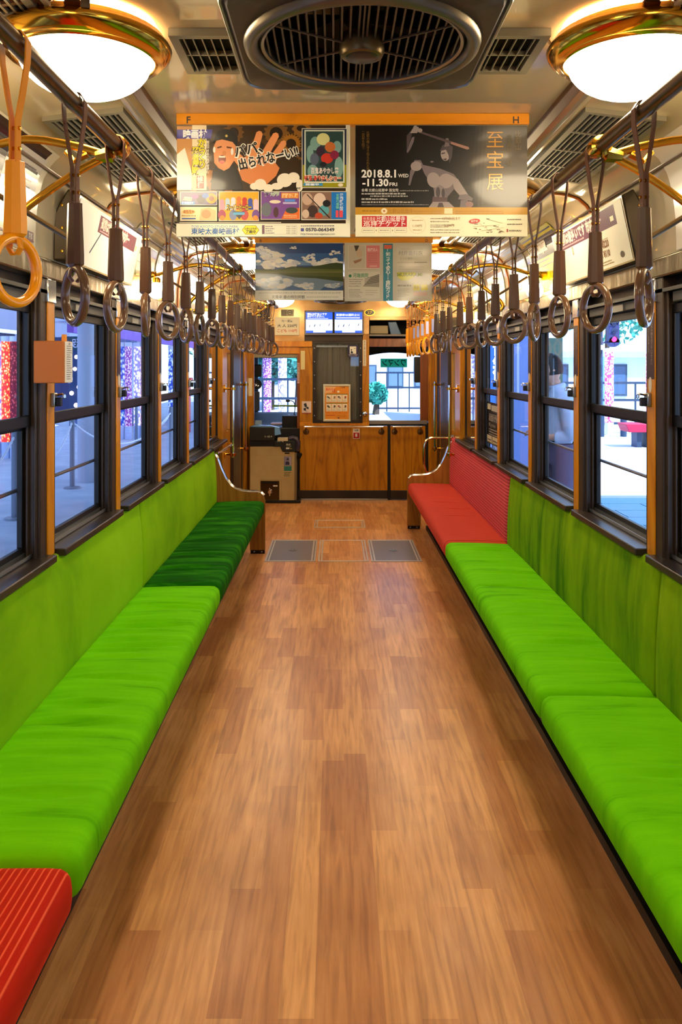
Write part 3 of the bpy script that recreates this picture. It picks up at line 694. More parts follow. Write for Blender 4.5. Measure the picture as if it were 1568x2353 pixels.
# dark louvred opening at the top left of the bulkhead
mb = MB(); a = at(592, 703, YF-.008); b_ = at(620, 739, YF-.008); mb.box(a[0], YF-.008, b_[2], b_[0], YF-.002, a[2]); lo = tag(mb.build('wall_grille', BLACKM, bevel=.004), 'dark rounded grille on the copper panel left of the small notice', 'grille')
for k in range(6):
    x = lrp(a[0], b_[0], (k+.5)/6); mb = MB(); mb.box(x-.004, YF-.016, b_[2]+.01, x+.004, YF-.008, a[2]-.01); mb.build('slat', BRONZEL, lo)

# ================================================================ FARE BOX
YB = 8.80
fb = thing('fare_box', 'cream fare box with a black coin unit on top, left of the bulkhead', 'fare box', at(628, 1156, YB))
mb = MB(); pr = [at(p, q, YB) for p, q in ((574.5, 1026), (645, 1026), (649.5, 1038), (677, 1038), (677, 1150), (574.5, 1150))]
mb.prism([(p[0], p[2]) for p in pr], YB, YB+.17); mb.build('cabinet', CREAM, fb, bevel=.005)
pbox(676.5, 1040, 682, 1149, YB+.02, .14).build('side_rail', mat('dull_side_metal', '#7c6b4a', .4, .4), fb, bevel=.002)
pbox(584, 1150, 691, 1156, YB-.01, .18).build('plinth', BLACKM, fb, bevel=.002)
pbox(573.5, 981.5, 631, 1013, YB-.03, .2).build('coin_unit', CHARC, fb, bevel=.008)
pbox(573.5, 1013, 645, 1025.5, YB-.0, .17).build('lower_housing', BLACKM, fb)
mb = MB(); pr = [at(p, q, YB-.02) for p, q in ((631, 1013), (674, 1013), (679, 1017), (679, 1037), (650, 1037), (645, 1026), (631, 1026))]
mb.prism([(p[0], p[2]) for p in pr], YB-.02, YB+.15); mb.build('card_unit', CHARC, fb, bevel=.004)
mb = MB(); c0 = at(679, 1012, YB)
mb.tube([(at(p, q, YB)[0], YB+.06, at(p, q, YB)[2]) for p, q in ((664, 1010), (673, 1007.5), (680, 1010), (684, 1017), (684, 1030), (681, 1036))], .03, 8); mb.build('hopper_hood', mat('smoked_plastic', '#3d3440', .25), fb)
pbox(638, 1006.5, 662, 1013.5, YB-.02, .1).build('ticket_tray', mat('tray_cream', '#c4b28c', .4), fb, bevel=.002)
mb = MB(); pr = [(574.5, 980), (585, 977.5), (620, 978.5), (642, 983), (646, 998), (632, 1001), (628, 984)]; pr = [at(p, q, YB-.01) for p, q in pr]; mb.prism([(p[0], p[2]) for p in pr], YB+.0, YB+.1); mb.build('clear_cover', mat('blue_clear_plastic', '#6f9cc8', .12), fb)
P = Print(facing(574, 980, 680, 1150, YB-.0305, 106, 170), .5); P.text('均一運賃', 34, 145, 3.4, '#bfb89c', .01, w=13); P.poly([(49, 145), (52, 147), (49, 149)], '#c9c3a8')
P.text('ICカード', 63.5, 134.6, 2.8, '#c8c2a8', .02, w=13); P.poly([(75.5, 136), (78, 136), (76.8, 133.8)], '#d8d2b8'); P.build('lettering', fb)
P = Print(facing(574, 980, 680, 1150, YB-.0205, 106, 170), .5); P.text('運賃箱', 84, 127, 3, '#c8c2a8', .02, w=10); P.text('ココです', 84, 123, 2.6, '#9a947c', .02, w=12); P.rect(83.5, 118, 91, 121.6, '#cfc9b0'); P.text('Pay', 92, 118.4, 2.8, '#b89a3a', .02); P.build('lettering', fb)
P = Print(facing(574.5, 1026, 677, 1150, YB-.0006, 102.5, 124), .5)
P.rect(80, 107, 91, 110.5, '#140f0c'); P.rect(78.5, 80, 96, 101, '#7c7486'); P.ell(87, 95, 2.6, 2.6, '#2c2848'); P.poly([(82, 82), (92, 82), (91, 88), (86, 90), (82, 88)], '#2c2848'); P.lines(91, 98, 95.5, 7, 2.6, '#cfc8d0', 1.4, .3, 5); P.rect(78.5, 68, 96, 79, '#2e7268'); P.lines(78.5, 64, 96, 3, 4, '#3c4030', 1.5, .3, 4)
P.rect(10, 103.6, 98, 103.9, '#8c7440'); P.frame(25, 0, 73, 47.5, .5, '#8a733e'); P.build('decals', fb)
mb = MB(); pbox(599, 1105, 642, 1149, YB-.008, .01, mb); mb.build('return_tray', mat('brown_mirror_steel', '#4c3b20', .18, .8), fb, bevel=.002)
pbox(603, 1107, 638, 1111, YB-.012, .006).build('tray_lip', BLACKM, fb)
pbox(628, 1115, 638, 1118, YB-.0095, .002).build('tray_label', PAPER, fb)
mb = MB(); c = at(620.5, 1130, YB-.01); mb.lathe([(0, -.02), (.02, -.02), (.026, -.004), (.03, 0)], 18, c, 'y'); mb.box(c[0]-.006, YB-.045, c[2]-.042, c[0]+.006, YB-.02, c[2]+.046); mb.build('lock_handle', CHROME, fb, bevel=.002)
mb = MB(); c = at(687, 1047, YB+.05); mb.tube([(c[0]-.05, YB+.08, c[2]+.02), (c[0]-.01, YB+.06, c[2]), (c[0]+.02, YB+.05, c[2]), (c[0]+.03, YB+.05, c[2]-.005)], [.02, .03, .033, .02], 10); mb.build('side_lever', BLACKR, fb)

# ================================================================ BENCHES
def wrinkles(y0, y1, seed, n, amp, xr=(.15, .85)):
    R = random.Random(seed); return [(R.uniform(y0+.08, y1-.06), R.uniform(.4, 1)*amp, R.uniform(*xr), R.uniform(.15, .35), R.uniform(.009, .016), R.uniform(-.02, .03)) for _ in range(n)]
def bench(s, y0, y1, mseat, mback, label, wr, group=None, yb=None):
    r = thing('bench_section', label, 'bench seat', (s*.82, (y0+y1)/2, .30), 'bench sections along the %s side' % SIDE[s])
    g = .003
    def fs(x, y, z, nx, ny, nz):
        dz = 0; u = nx if s > 0 else 1-nx       # u: 0 front edge, 1 at the back
        if nz > .55:
            dz += .012*sin(pi*min(1, max(0, ny)))**.35*sin(pi*min(1, max(0, u)))**.6-.010*u
            for (yk, am, uc, uw, w, cv) in wr:
                d = (y-yk-cv*((u-.5)*2)**2)/w
                if abs(d) < 3.2: dz += am*(-math.exp(-d*d)+.55*math.exp(-(d-1.6)**2))*math.exp(-((u-uc)/uw)**2)*min(1, (nz-.55)*3)
            e = noise.noise(Vector((x*3, y*2.2, seedoff))); dz += .003*e
        return (0, 0, dz)
    seedoff = y0*3.1+s
    x0, x1 = sorted((s*.615, s*1.04))
    softbox(x0, x1, y0+g, y1-g, .318, .428, .038, 16, max(30, int((y1-y0)*125)), 5, fs).build('seat_cushion', mseat, r, smooth=80)
    def fb(x, y, z, nx, ny, nz):
        lean = .022*nz
        bul = -.010*sin(pi*min(1, max(0, nz)))*s*(1 if (nx < .5) == (s > 0) else 0)
        return (s*lean+bul*.9+.0022*noise.noise(Vector((y*3, z*4, 2.0+s))), 0, 0)
    x0, x1 = sorted((s*.992, s*1.031)); a, b = yb or (y0, y1)
    softbox(x0, x1, a+.006, b-.006, .40, .848, .020, 4, max(20, int((b-a)*22)), 16, fb).build('back_cushion', mback, r, smooth=80)
    return r
bench(-1, .2, 1.75, REDX, REDB, 'red corduroy priority bench section at the near left corner', [])
bench(-1, 1.75, 3.96, VSEAT, VBACKL, 'bright green velvet bench section on the left, beside the near red seat', wrinkles(1.9, 3.9, 3, 34, .013, (.3, .6)))
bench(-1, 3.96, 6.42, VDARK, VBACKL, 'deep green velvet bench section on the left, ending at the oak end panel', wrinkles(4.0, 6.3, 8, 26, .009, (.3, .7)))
bench(1, .42, 2.65, VSEAT, VBACKR, 'nearest green velvet bench section on the right', wrinkles(.6, 2.2, 12, 12, .014, (.3, .8)))
bench(1, 2.65, 4.92, VSEAT, VBACKR, 'middle green velvet bench section on the right, beside the red ribbed seat', wrinkles(2.8, 4.8, 21, 15, .012, (.3, .7)))
bench(1, 4.92, 7.40, REDS, REDB, 'red ribbed priority bench section at the far right', wrinkles(5.2, 7.2, 30, 5, .007, (.4, .6)))
MESHB = mat('black_heater_mesh', '#0b0a09', .6)
for s, y1 in ((-1, 6.41), (1, 7.39)):
    r = thing('seat_base', 'black perforated heater box under the %s bench' % SIDE[s], 'seat base', (s*.88, 3.3, 0))
    m = MB(); m.box(s*.80, Y0+.01, .0, s*1.055, y1, .31); m.build('body', MESHB, r)
    yy = .3; 
    while yy < y1-.3:
        m = MB(); m.box(s*.788, yy+.02, .05, s*.80, min(yy+.78, y1-.02), .27)
        for k in range(9): m.box(s*.782, yy+.05, .065+k*.022, s*.789, min(yy+.75, y1-.05), .073+k*.022)
        m.build('heater_panel', BLACKM, r); yy += .82
    m = MB(); m.box(s*.78, Y0+.02, 0, s*.80, y1, .035); m.build('plinth', BLACKM, r)
# oak end panels
def endpanel(s, Y, lab):
    r = thing('bench_end_panel', lab, 'end panel', (s*.83, Y, 0), 'oak end panels of the benches')
    top = [(1.06, .79), (1.035, .80), (1.01, .785), (.99, .745), (.965, .675), (.93, .60), (.89, .545), (.85, .515), (.80, .498), (.74, .49), (.675, .49), (.645, .482), (.625, .46), (.613, .42)]
    poly = [(s*x, z) for x, z in top]+[(s*.613, .03), (s*.735, .03), (s*.735, .30), (s*1.06, .30)]
    m = MB(); m.prism(poly, Y, Y+.035); m.build('panel', WOODE, r)
    m = MB(); m.tube([(s*x, Y+.017, z+.003) for x, z in top[:-1]], .0145, 8); m.build('edge_trim', CHROME, r)
    m = MB(); m.box(s*.617, Y+.003, 0, s*.73, Y+.03, .032); m.build('foot', BLACKM, r)
    for k in (.64, .70):
        m = MB(); m.lathe([(0, -.006), (.006, -.004), (.007, 0)], 8, (s*k, Y+.003, .016), 'y'); m.build('bolt', STEEL, r)
endpanel(-1, 6.43, 'oak end panel with chrome edge at the far end of the left bench')
endpanel(1, 7.41, 'oak end panel with chrome edge at the far end of the right bench')
r = thing('hoop_rail', 'bent chrome hoop rail rising from the right end panel to the wall', 'handrail', (.9, 7.43, .6))
m = MB(); pts = [at(987, 1090, 7.43), at(979, 1082, 7.43), at(974.5, 1066, 7.43), at(974, 1040, 7.43), at(976, 1022, 7.43), at(981, 1011, 7.43), at(990, 1006.5, 7.43), at(1004, 1006, 7.43), (1.04, 7.43, at(0, 1006, 7.43)[2])]
m.tube(pts, .0115, 10); m.build('tube', mat('warm_chrome', '#cdbb8e', .14, 1.0), r)
m = MB(); m.lathe([(0, -.02), (.026, -.02), (.026, 0), (0, 0)], 14, (1.036, 7.43, pts[-1][2]), 'x'); m.build('wall_flange', CHROME, r)
r = thing('wall_rail', 'straight chrome rail along the left wall beyond the end panel', 'handrail', (-.99, 6.9, .79))
m = MB(); m.tube([(-1.0, 6.44, .80), (-.985, 6.52, .80), (-.975, 7.30, .80)], .011, 8); m.build('tube', CHROME, r)
m = MB(); m.tube([(-.975, 7.27, .80), (-1.03, 7.27, .80)], .010, 8); m.build('bracket', BRASS, r)

# wooden box with notice on the near left post, latches, strip labels
r = thing('wooden_box', 'brown wooden box with a notice on its side, on the nearest left window post', 'box', (-.99, 2.66, 1.51))
m = MB(); m.box(-1.035, 2.615, 1.444, -.938, 2.70, 1.582); m.build('case', mat('reddish_ply', '#b0601a', .6), r, bevel=.003)
m = MB(); m.box(-.938, 2.63, 1.446, -.934, 2.695, 1.58); m.build('notice', PAPER, r)
P = Print(lambda u, v, l: (-.9338+EPS*l, 2.63+.065*u/65, 1.446+.134*v/134), .5); P.lines(6, 118, 60, 16, 7.2, '#6a5a48', 3, .35, 4); P.text('ご案内', 32, 124, 6, '#4a3a30', .01, anchor='c'); P.build('print', r)
m = MB(); m.box(-.955, 2.65, 1.582, -.945, 2.672, 1.604); m.build('clip', ORANGEL, r)
def latch(s, y, n):
    r = thing('window_latch', None, 'latch', (s*1.0, y, 1.39), 'chrome latches on the %s window posts' % SIDE[s])
    r['label'] = '%s chrome and black window latch from the camera on the %s posts' % (ORD[n], SIDE[s])
    m = MB(); m.box(s*1.026, y-.016, 1.360, s*1.010, y+.018, 1.408); m.build('body', STEEL, r, bevel=.004)
    m = MB(); m.box(s*1.010, y-.010, 1.362, s*.992, y+.012, 1.392); m.build('catch', BLACKM, r, bevel=.003)
    m = MB(); m.tube([(s*1.012, y+.003, 1.400), (s*.990, y+.003, 1.404), (s*.984, y+.003, 1.396)], .004, 6); m.lathe([(0, -.009), (.006, -.005), (.006, .005), (0, .009)], 8, (s*.984, y+.003, 1.396)); m.build('lever', CHROME, r)
for s in (-1, 1):
    n = 0
    for p in POSTS:
        if p < 1.8: continue
        latch(s, p+.008, n); n += 1
def poststrip(s, p, n):
    r = tag(MB().box(s*1.0245, p-.030, 1.455, s*1.0265, p+.033, 1.68).build('warning_strip', mat('brown_label_film', '#3a2016', .35)), '%s brown lettered strip from the camera on the %s window posts' % (ORD[n], SIDE[s]), 'label', 'lettered strips on the %s window posts' % SIDE[s])
    def fn(u, v, l): return (s*(1.0243-EPS*l), p-.030+.063*(u/40 if s < 0 else 1-u/40), 1.455+.225*v/225)
    P = Print(fn, .4); P.vtext('窓から手や顔を出さないで下さい', 26, 206, 10, '#b59a86', .0, 1.12); P.vtext('危険ですのでご注意願います', 12, 206, 8, '#a0846e', .0, 1.2)
    P.build('lettering', r)
    e = tag(MB().lathe([(0, 0), (1, 0), (1, .1), (0, .1)], 24).build('oval_tag', mat('ivory_tag', '#cfc6b2', .4)), '%s small ivory oval tag from the camera on the %s window posts' % (ORD[n], SIDE[s]), 'tag', 'oval tags on the %s window posts' % SIDE[s])
    e.rotation_euler = (0, -s*pi/2, 0); e.scale = (.026, .012, .02); e.location = (s*1.0245, p+.002, 1.436)
for s in (-1, 1):
    n = 0
    for p in POSTS:
        if p < (2.8 if s < 0 else 2.6): continue
        poststrip(s, p, n); n += 1

# ================================================================ CEILING FITTINGS
# fan
FX, FY, FZ = 0.0, 1.64, 2.15
def fan(X, Y, Z, label, R=.233):
    r = thing('ceiling_fan', label, 'fan', (X, Y, Z), 'flush ceiling fans')
    # housing: rounded square with a round hole
    n = 64; outer = []; H = .262; rc = .055
    def sq(t, h):
        dx, dy = cos(t), sin(t); k = h/max(abs(dx), abs(dy)); x, y = dx*k, dy*k
        q = h-rc
        if abs(x) > q and abs(y) > q:
            # project on the rounded corner
            cx, cy = math.copysign(q, x), math.copysign(q, y)
            a_ = math.atan2(y-cy, x-cx); x, y = cx+rc*cos(a_), cy+rc*sin(a_)
        return x, y
    vs = []; prof = [('s', H, .10), ('s', H, .02), ('s', H-.004, .006), ('s', H-.012, 0), ('c', R+.012, 0), ('c', R-.02, .012), ('c', R-.02, .08)]
    for kind, a, z in prof:
        for i in range(n):
            t = 2*pi*(i+.5)/n; x, y = sq(t, a) if kind == 's' else (a*cos(t), a*sin(t)); vs.append((X+x, Y+y, Z+z))
    fs = [(j*n+i, (j+1)*n+i, (j+1)*n+(i+1) % n, j*n+(i+1) % n) for j in range(len(prof)-1) for i in range(n)]
    m = MB(); m.add(vs, fs); m.build('housing', HOUSING, r, smooth=30)
    m = MB(); m.tube([(X+(H-.003)*0+sq(2*pi*(i+.5)/n, H)[0], Y+sq(2*pi*(i+.5)/n, H)[1], Z+.006) for i in range(n)], .0045, 6, closed=True); m.build('edge_trim', STEEL, r)
    m = MB(); m.lathe([(R+.008, .002), (R+.004, -.010), (R-.006, -.016), (R-.018, -.012), (R-.022, .0), (R-.024, .02)], 72, (X, Y, Z)); m.build('outer_ring', HRING, r, smooth=60)
    m = MB(); m.lathe([(R-.024, .004), (R-.028, -.004), (R-.034, -.002), (R-.036, .02)], 72, (X, Y, Z)); m.build('inner_ring', STEEL, r, smooth=60)
    Ri = R-.034; ns = 24
    for i in range(ns):
        x = -Ri+2*Ri*(i+.5)/ns; h = math.sqrt(max(0, Ri*Ri-x*x)); tilt = .010*(x/Ri)
        m = MB(); m.prism([(X+x-.0019, Z+.002), (X+x+.0019, Z+.002), (X+x+.0019+tilt, Z+.034), (X+x-.0019+tilt, Z+.034)], Y-h, Y+h); m.build('slat', GRILLEB, r)
    for k in range(6):
        t = pi/6+k*pi/3; m = MB(); m.tube([(X+.04*cos(t), Y+.04*sin(t), Z+.0), (X+Ri*cos(t), Y+Ri*sin(t), Z+.002)], .0024, 4); m.build('spoke', GRILLEB, r)
    m = MB(); m.lathe([(.046, .02), (.046, -.012), (.042, -.02), (.034, -.022)], 32, (X, Y, Z)); m.build('hub', mat('hub_bronze', '#6b5836', .3, .6), r, smooth=40)
    m = MB(); m.lathe([(.034, -.022), (.030, -.0235), (0, -.0235)], 32, (X, Y, Z)); m.build('hub_badge', mat('hub_badge_dark', '#23222e', .25, .4), r)
    m = MB(); m.lathe([(R-.02, .085), (0, .085)], 40, (X, Y, Z)); m.build('back_plate', DARKIN, r)
    for k in range(4):
        t = k*pi/2+.5; m = MB()
        m.add([(X+.05*cos(t), Y+.05*sin(t), Z+.055), (X+.18*cos(t-.25), Y+.18*sin(t-.25), Z+.048), (X+.185*cos(t+.35), Y+.185*sin(t+.35), Z+.070), (X+.05*cos(t+.7), Y+.05*sin(t+.7), Z+.066)], [(0,1,2,3)]); m.build('blade', mat('fan_blade', '#5a564c', .3, .5), r)
    return r
fan(FX, FY, FZ, 'large round ceiling fan in a dark square housing, nearest the camera')
fan(0.0, 8.0, FZ, 'distant ceiling fan above the twin screens', )

def lamp(X, Y, lab):
    Z = 2.188
    r = thing('ceiling_lamp', lab, 'ceiling lamp', (X, Y, Z), 'brass ringed ceiling lamps')
    m = MB(); m.lathe([(.143, .004), (.146, -.008), (.153, -.012), (.160, -.005), (.167, -.007), (.176, .002), (.185, .010), (.189, .022), (.184, .031), (.177, .034), (.174, .044), (.164, .050), (.152, .050), (.146, .042)], 64, (X, Y, Z)); m.build('brass_ring', BRASS, r, smooth=70)
    prof = [(.144*cos(a*pi/2/9), -.002-.088*sin(a*pi/2/9)) for a in range(10)]
    m = MB(); m.lathe(prof, 48, (X, Y, Z)); m.build('glass_bowl', LAMPG, r, smooth=80)
    m = MB(); m.lathe([(.150, .046), (.153, .052), (.150, .0605)], 48, (X, Y, Z)); m.build('upper_glass', LAMPG, r, smooth=80)
    for k in range(3):
        t = pi/2*3+.3+k*2*pi/3; c = (X+.176*cos(t), Y+.176*sin(t))
        m = MB(); m.tube([(c[0], c[1], Z+.02), (c[0]+.004*cos(t), c[1]+.004*sin(t), Z+.045), (X+.19*cos(t), Y+.19*sin(t), Z+.061)], .009, 4, flat=(1.4, .25)); m.build('hanger', BRASSD, r)
    return r
LY = [.19, 1.79, 3.39, 5.0, 6.6, 8.2]
for s in (-1, 1):
    for i, y in enumerate(LY):
        lab = ('glowing bowl lamp with a brass ring over the %s bench, behind the camera' if i == 0 else ORD[i-1]+' glowing bowl lamp with a brass ring from the camera on the %s side') % SIDE[s]
        lamp(s*.61, y, lab)
def vent_small(s):
    r = thing('ceiling_vent', 'small slatted vent in the ceiling just %s of the big fan' % SIDE[s], 'vent', (s*.34, 1.905, 2.24), 'small vents beside the fan')
    x0, x1, y0, y1 = .20, .425, 1.785, 2.02
    m = MB()
    for q in ((x0, y0, x0+.02, y1), (x1-.02, y0, x1, y1), (x0+.02, y0, x1-.02, y0+.018), (x0+.02, y1-.018, x1-.02, y1)): m.box(s*q[0], q[1], 2.232, s*q[2], q[3], 2.2495)
    m.build('frame', GRILLE, r)
    m = MB(); m.box(s*(x0+.01), y0+.01, 2.2465, s*(x1-.01), y1-.01, 2.2490); m.build('dark_duct', DARKIN, r)
    for i in range(9):
        x = x0+.02+(x1-x0-.04)*(i+.5)/9; m = MB(); m.prism([(s*x-.0015, 2.233), (s*x+.0015, 2.233), (s*x+.0015+s*.004, 2.246), (s*x-.0015+s*.004, 2.246)], y0+.018, y1-.018); m.build('slat', GRILLE, r)
    m = MB(); m.box(s*(x0+.02), 1.90, 2.234, s*(x1-.02), 1.906, 2.244); m.build('cross_bar', GRILLE, r)
vent_small(-1); vent_small(1)
def vent_long(s, y0, n):
    y1 = y0+.79; x0, x1 = .655, .885; zf = lambda x: 2.236-(x-.64)*.12
    r = thing('ceiling_vent', '%s long louvred vent from the camera above the %s windows' % (ORD[n], SIDE[s]), 'vent', (s*.77, (y0+y1)/2, 2.2), 'long vents along the coves')
    def slab(xa, xb, ya, yb, h, t):
        m = MB(); vs = []
        for z_ in (0, 1):
            for x, y in ((xa, ya), (xb, ya), (xb, yb), (xa, yb)): vs.append((s*x, y, zf(x)-h-t*z_))
        return m.add(vs, [(0,1,2,3), (7,6,5,4), (0,4,5,1), (1,5,6,2), (2,6,7,3), (3,7,4,0)])
    m = MB()
    for q in ((x0, x0+.018, y0, y1), (x1-.018, x1, y0, y1), (x0+.018, x1-.018, y0, y0+.018), (x0+.018, x1-.018, y1-.018, y1)):
        k = slab(*q, -.002, .016); m.add(k.v, k.f)
    m.build('frame', GRILLE, r)
    slab(x0+.01, x1-.01, y0+.01, y1-.01, .0015, .001).build('dark_duct', DARKIN, r)
    for i in range(11):
        x = x0+.02+(x1-x0-.04)*(i+.5)/11; slab(x-.002, x+.003, y0+.018, y1-.018, .004, .009).build('slat', GRILLE, r)
    for k in (1, 2, 3):
        y = lrp(y0, y1, k/4); slab(x0+.018, x1-.018, y-.004, y+.004, .010, .004).build('cross_bar', GRILLE, r)
for s in (-1, 1):
    for n, y in enumerate((.86, 2.28, 3.88, 5.48, 7.08)): vent_long(s, y, n)
# door release covers / cross seam on the ceiling
for y in (2.165, 4.95):
    m = MB(); m.box(-1.0+.42, y-.012, 2.243, .58, y+.012, 2.2505) if y > 3 else None
    if y > 3: trim(m, BROWNTR)

# ---------------------------------------------------------------- overhead rails, brackets, straps
RX, RZ = .55, 2.0
for s in (-1, 1):
    r = thing('overhead_rail', 'long dark brass handrail hung under the ceiling on the %s' % SIDE[s], 'handrail', (s*RX, 3, RZ), 'overhead rails')
    m = MB(); m.tube([(s*RX, Y0+.1, RZ), (s*RX, 6.78, RZ)], .0165, 16); m.build('rail', BRASSD, r)
    for y in (2.7, 5.3):
        m = MB(); m.lathe([(.0165, -.03), (.019, -.028), (.019, .028), (.0165, .03)], 16, (s*RX, y, RZ), 'y'); m.build('joint_sleeve', STEEL, r)
    m = MB(); m.lathe([(.0, .03), (.014, .026), (.02, .012), (.02, -.012), (.0165, -.02)], 16, (s*RX, 6.79, RZ), 'y'); m.build('end_cap', BRASS, r)
def bracket(s, Y, n):
    r = thing('rail_bracket', '%s forked brass bracket from the camera, carrying the %s overhead rail' % (ORD[n], SIDE[s]), 'bracket', (s*RX, Y, RZ), 'brass rail brackets')
    m = MB(); m.lathe([(.0165, -.022), (.024, -.018), (.026, 0), (.024, .018), (.0165, .022)], 20, (s*RX, Y, RZ), 'y'); m.tube([(s*.565, Y, 1.985), (s*.60, Y, 1.978)], [.02, .013], 8); m.build('collar', BRASS, r)
    def P(a): return [(s*x, Y, z) for x, z in a]
    m = MB(); up = P(bez2([(.585, 1.984), (.66, 2.005), (.76, 2.018), (.86, 1.997), (.975, 1.962)])); m.tube(up, .0095, 8, flat=(.6, 1)); m.build('upper_arm', BRASS, r)
    m = MB(); lo = P(bez2([(.585, 1.976), (.65, 1.94), (.73, 1.885), (.785, 1.84), (.805, 1.805), (.79, 1.783)])); m.tube(lo, .0095, 8, flat=(.6, 1)); m.build('lower_arm', BRASS, r)
    m = MB(); m.lathe([(0, -.014)]+[(.014*cos(a*pi/8-pi/2), .014*sin(a*pi/8-pi/2)) for a in range(1, 8)]+[(0, .014)], 16, (s*.768, Y, 1.779)); m.build('ball', BRASS, r, smooth=80)
    m = MB(); m.tube(P([(.93, 1.955), (.66, 1.79)]), .006, 8); m.build('strut', BRASSD, r)
    m = MB(); m.tube([(s*.62, Y, 1.983), (s*.65, Y, 1.968), (s*.67, Y, 1.99)], .007, 6); m.build('web', BRASS, r)
    m = MB(); m.tube([(s*.66, Y, 1.79), (s*.645, Y, 1.78), (s*.64, Y, 1.795), (s*.655, Y, 1.806)], .005, 6); m.build('scroll', BRASS, r)
def bez2(pts, n=5):   # Catmull-Rom through the points
    out = []; q = [pts[0]]+pts+[pts[-1]]
    for i in range(1, len(q)-2):
        for k in range(n):
            t = k/n; p0, p1, p2, p3 = q[i-1:i+3]
            out.append(tuple(.5*((2*b)+(-a+c)*t+(2*a-5*b+4*c-d)*t*t+(-a+3*b-3*c+d)*t**3) for a, b, c, d in zip(p0, p1, p2, p3)))
    return out+[pts[-1]]
for s in (-1, 1):
    for n, y in enumerate((1.84, 4.12, 6.40)):
        bracket(s, y, n)
        r = thing('wall_lamp', '%s lit globe wall lamp from the camera, in brass, above the %s windows' % (ORD[n], SIDE[s]), 'wall lamp', (s*.98, y, 1.96), 'globe wall lamps')
        m = MB(); m.lathe([(0, 0), (.018, 0), (.022, .01), (.0225, .05), (.019, .058), (.024, .064)], 20, (s*.972 if s > 0 else -1.036, y, 1.962), 'x'); m.build('brass_cap', BRASS, r)
        m = MB(); m.lathe([(.012, .028), (.02, .02), (.02, 0)], 16, (s*.968, y, 1.925)); m.build('gallery', BRASS, r)
        m = MB(); m.lathe([(.018, .042)]+[(.043*cos(a*pi/10-.0), .043*sin(a*pi/10)) for a in range(3, -6, -1)], 24, (s*.968, y, 1.885)); m.build('globe', SCONG, r, smooth=80)

def strap_proto(name, lab, cat, P1, P2, P3, card=False):
    r = thing(name, lab, cat, (0, 0, 0), local=True)
    m = MB()
    for sx in (-1, 1):
        path = [(0, 0, .0185), (sx*.012, 0, .0155), (sx*.0195, 0, .003), (sx*.0185, 0, -.03), (sx*.010, 0, -.09), (sx*.0035, 0, -.128), (sx*.0035, 0, -.20)]
        m.tube(path, .0095, 4, flat=(.22, 1.0)) if False else None
        vs = []; 
        for i, (x, y, z) in enumerate(path):
            wdt = .010; nx, nz = [(0, 1), (sx*.7, .7), (sx, 0), (sx, 0), (sx, .0), (sx, 0), (sx, 0)][i]
            for dy in (-wdt, wdt):
                for d in (0, .0022): vs.append((x+nx*d, y+dy, z+nz*d))
        fs = []
        for i in range(len(path)-1):
            a = i*4; b = a+4
            fs += [(a, b, b+2, a+2), (a+1, a+3, b+3, b+1), (a, a+1, b+1, b), (a+2, b+2, b+3, a+3)]
        m.add(vs, fs)
    m.build('strap_band', P2, r, smooth=30)
    for z in (-.142, -.176):
        m = MB(); m.lathe([(0, -.0105), (.0035, -.009), (.0035, .009), (0, .0105)], 8, (0, 0, z), 'x'); m.build('rivet', BRASS, r)
    m = MB()
    prof = [(.0085, -.196), (.0135, -.198), (.0135, -.205), (.0165, -.30), (.0165, -.318), (.012, -.323)]
    n = 8; vs = []
    for rr_, z in prof:
        for k in range(n):
            t = 2*pi*(k+.5)/n; vs.append((rr_*1.12*cos(t), rr_*.82*sin(t), z))
    fs = [(j*n+k, j*n+(k+1) % n, (j+1)*n+(k+1) % n, (j+1)*n+k) for j in range(len(prof)-1) for k in range(n)]+[tuple(range(n)), tuple(range(len(vs)-n, len(vs)))[::-1]]
    m.add(vs, fs); m.build('sleeve', P1, r, smooth=20)
    m = MB()
    for sy in (-1, 1): m.tube([(0, 0, -.318), (0, sy*.009, -.330), (0, sy*.011, -.342), (0, sy*.004, -.352)], .006, 6, flat=(1.2, .5))
    m.build('ring_loop', P2, r)
    m = MB(); R_, rr_ = .0505, .0088
    m.tube([(R_*cos(2*pi*k/36), 0, -.379+R_*1.06*sin(2*pi*k/36)) for k in range(36)], rr_, 10, closed=True); m.build('ring', P3, r, smooth=80)
    if card:
        m = MB(); m.box(-.016, -.019, -.30, .004, -.017, -.215); m.build('notice_card', mat('lilac_card', '#c9c6e8', .4), r)
    return r
def cp(proto, loc_, ang, label, group, sway=0):
    c = proto.copy(); COL.objects.link(c); c.location = loc_; c['label'] = label; c['group'] = group
    for ch in list(proto.children):
        d = ch.copy(); COL.objects.link(d); d.parent = c
        nm = ch.name.split('.')[0]
        if nm in ('ring', 'ring_loop'): d.rotation_euler = (0, 0, ang)
        if nm in ('sleeve', 'notice_card'): d.rotation_euler = (0, 0, ang*.4)
    c.rotation_euler = (sway, 0, 0); c.scale = (1, 1, .965)
    return c
pb = strap_proto('hand_strap', 'x', 'hand strap', BROWNP, BROWNL, RINGB)
po = strap_proto('hand_strap', 'x', 'hand strap', ORANGEP, ORANGEL, RINGO)
pc = strap_proto('hand_strap', 'x', 'hand strap', ORANGEP, ORANGEL, RINGO, card=True)
R = random.Random(5)
angL = [51, 83, 81, 68, 60, 84, 52, 79, 70]; angR = [58, 74, 80, 62, 55, 52, 58, 50, 70]
cnt = 0
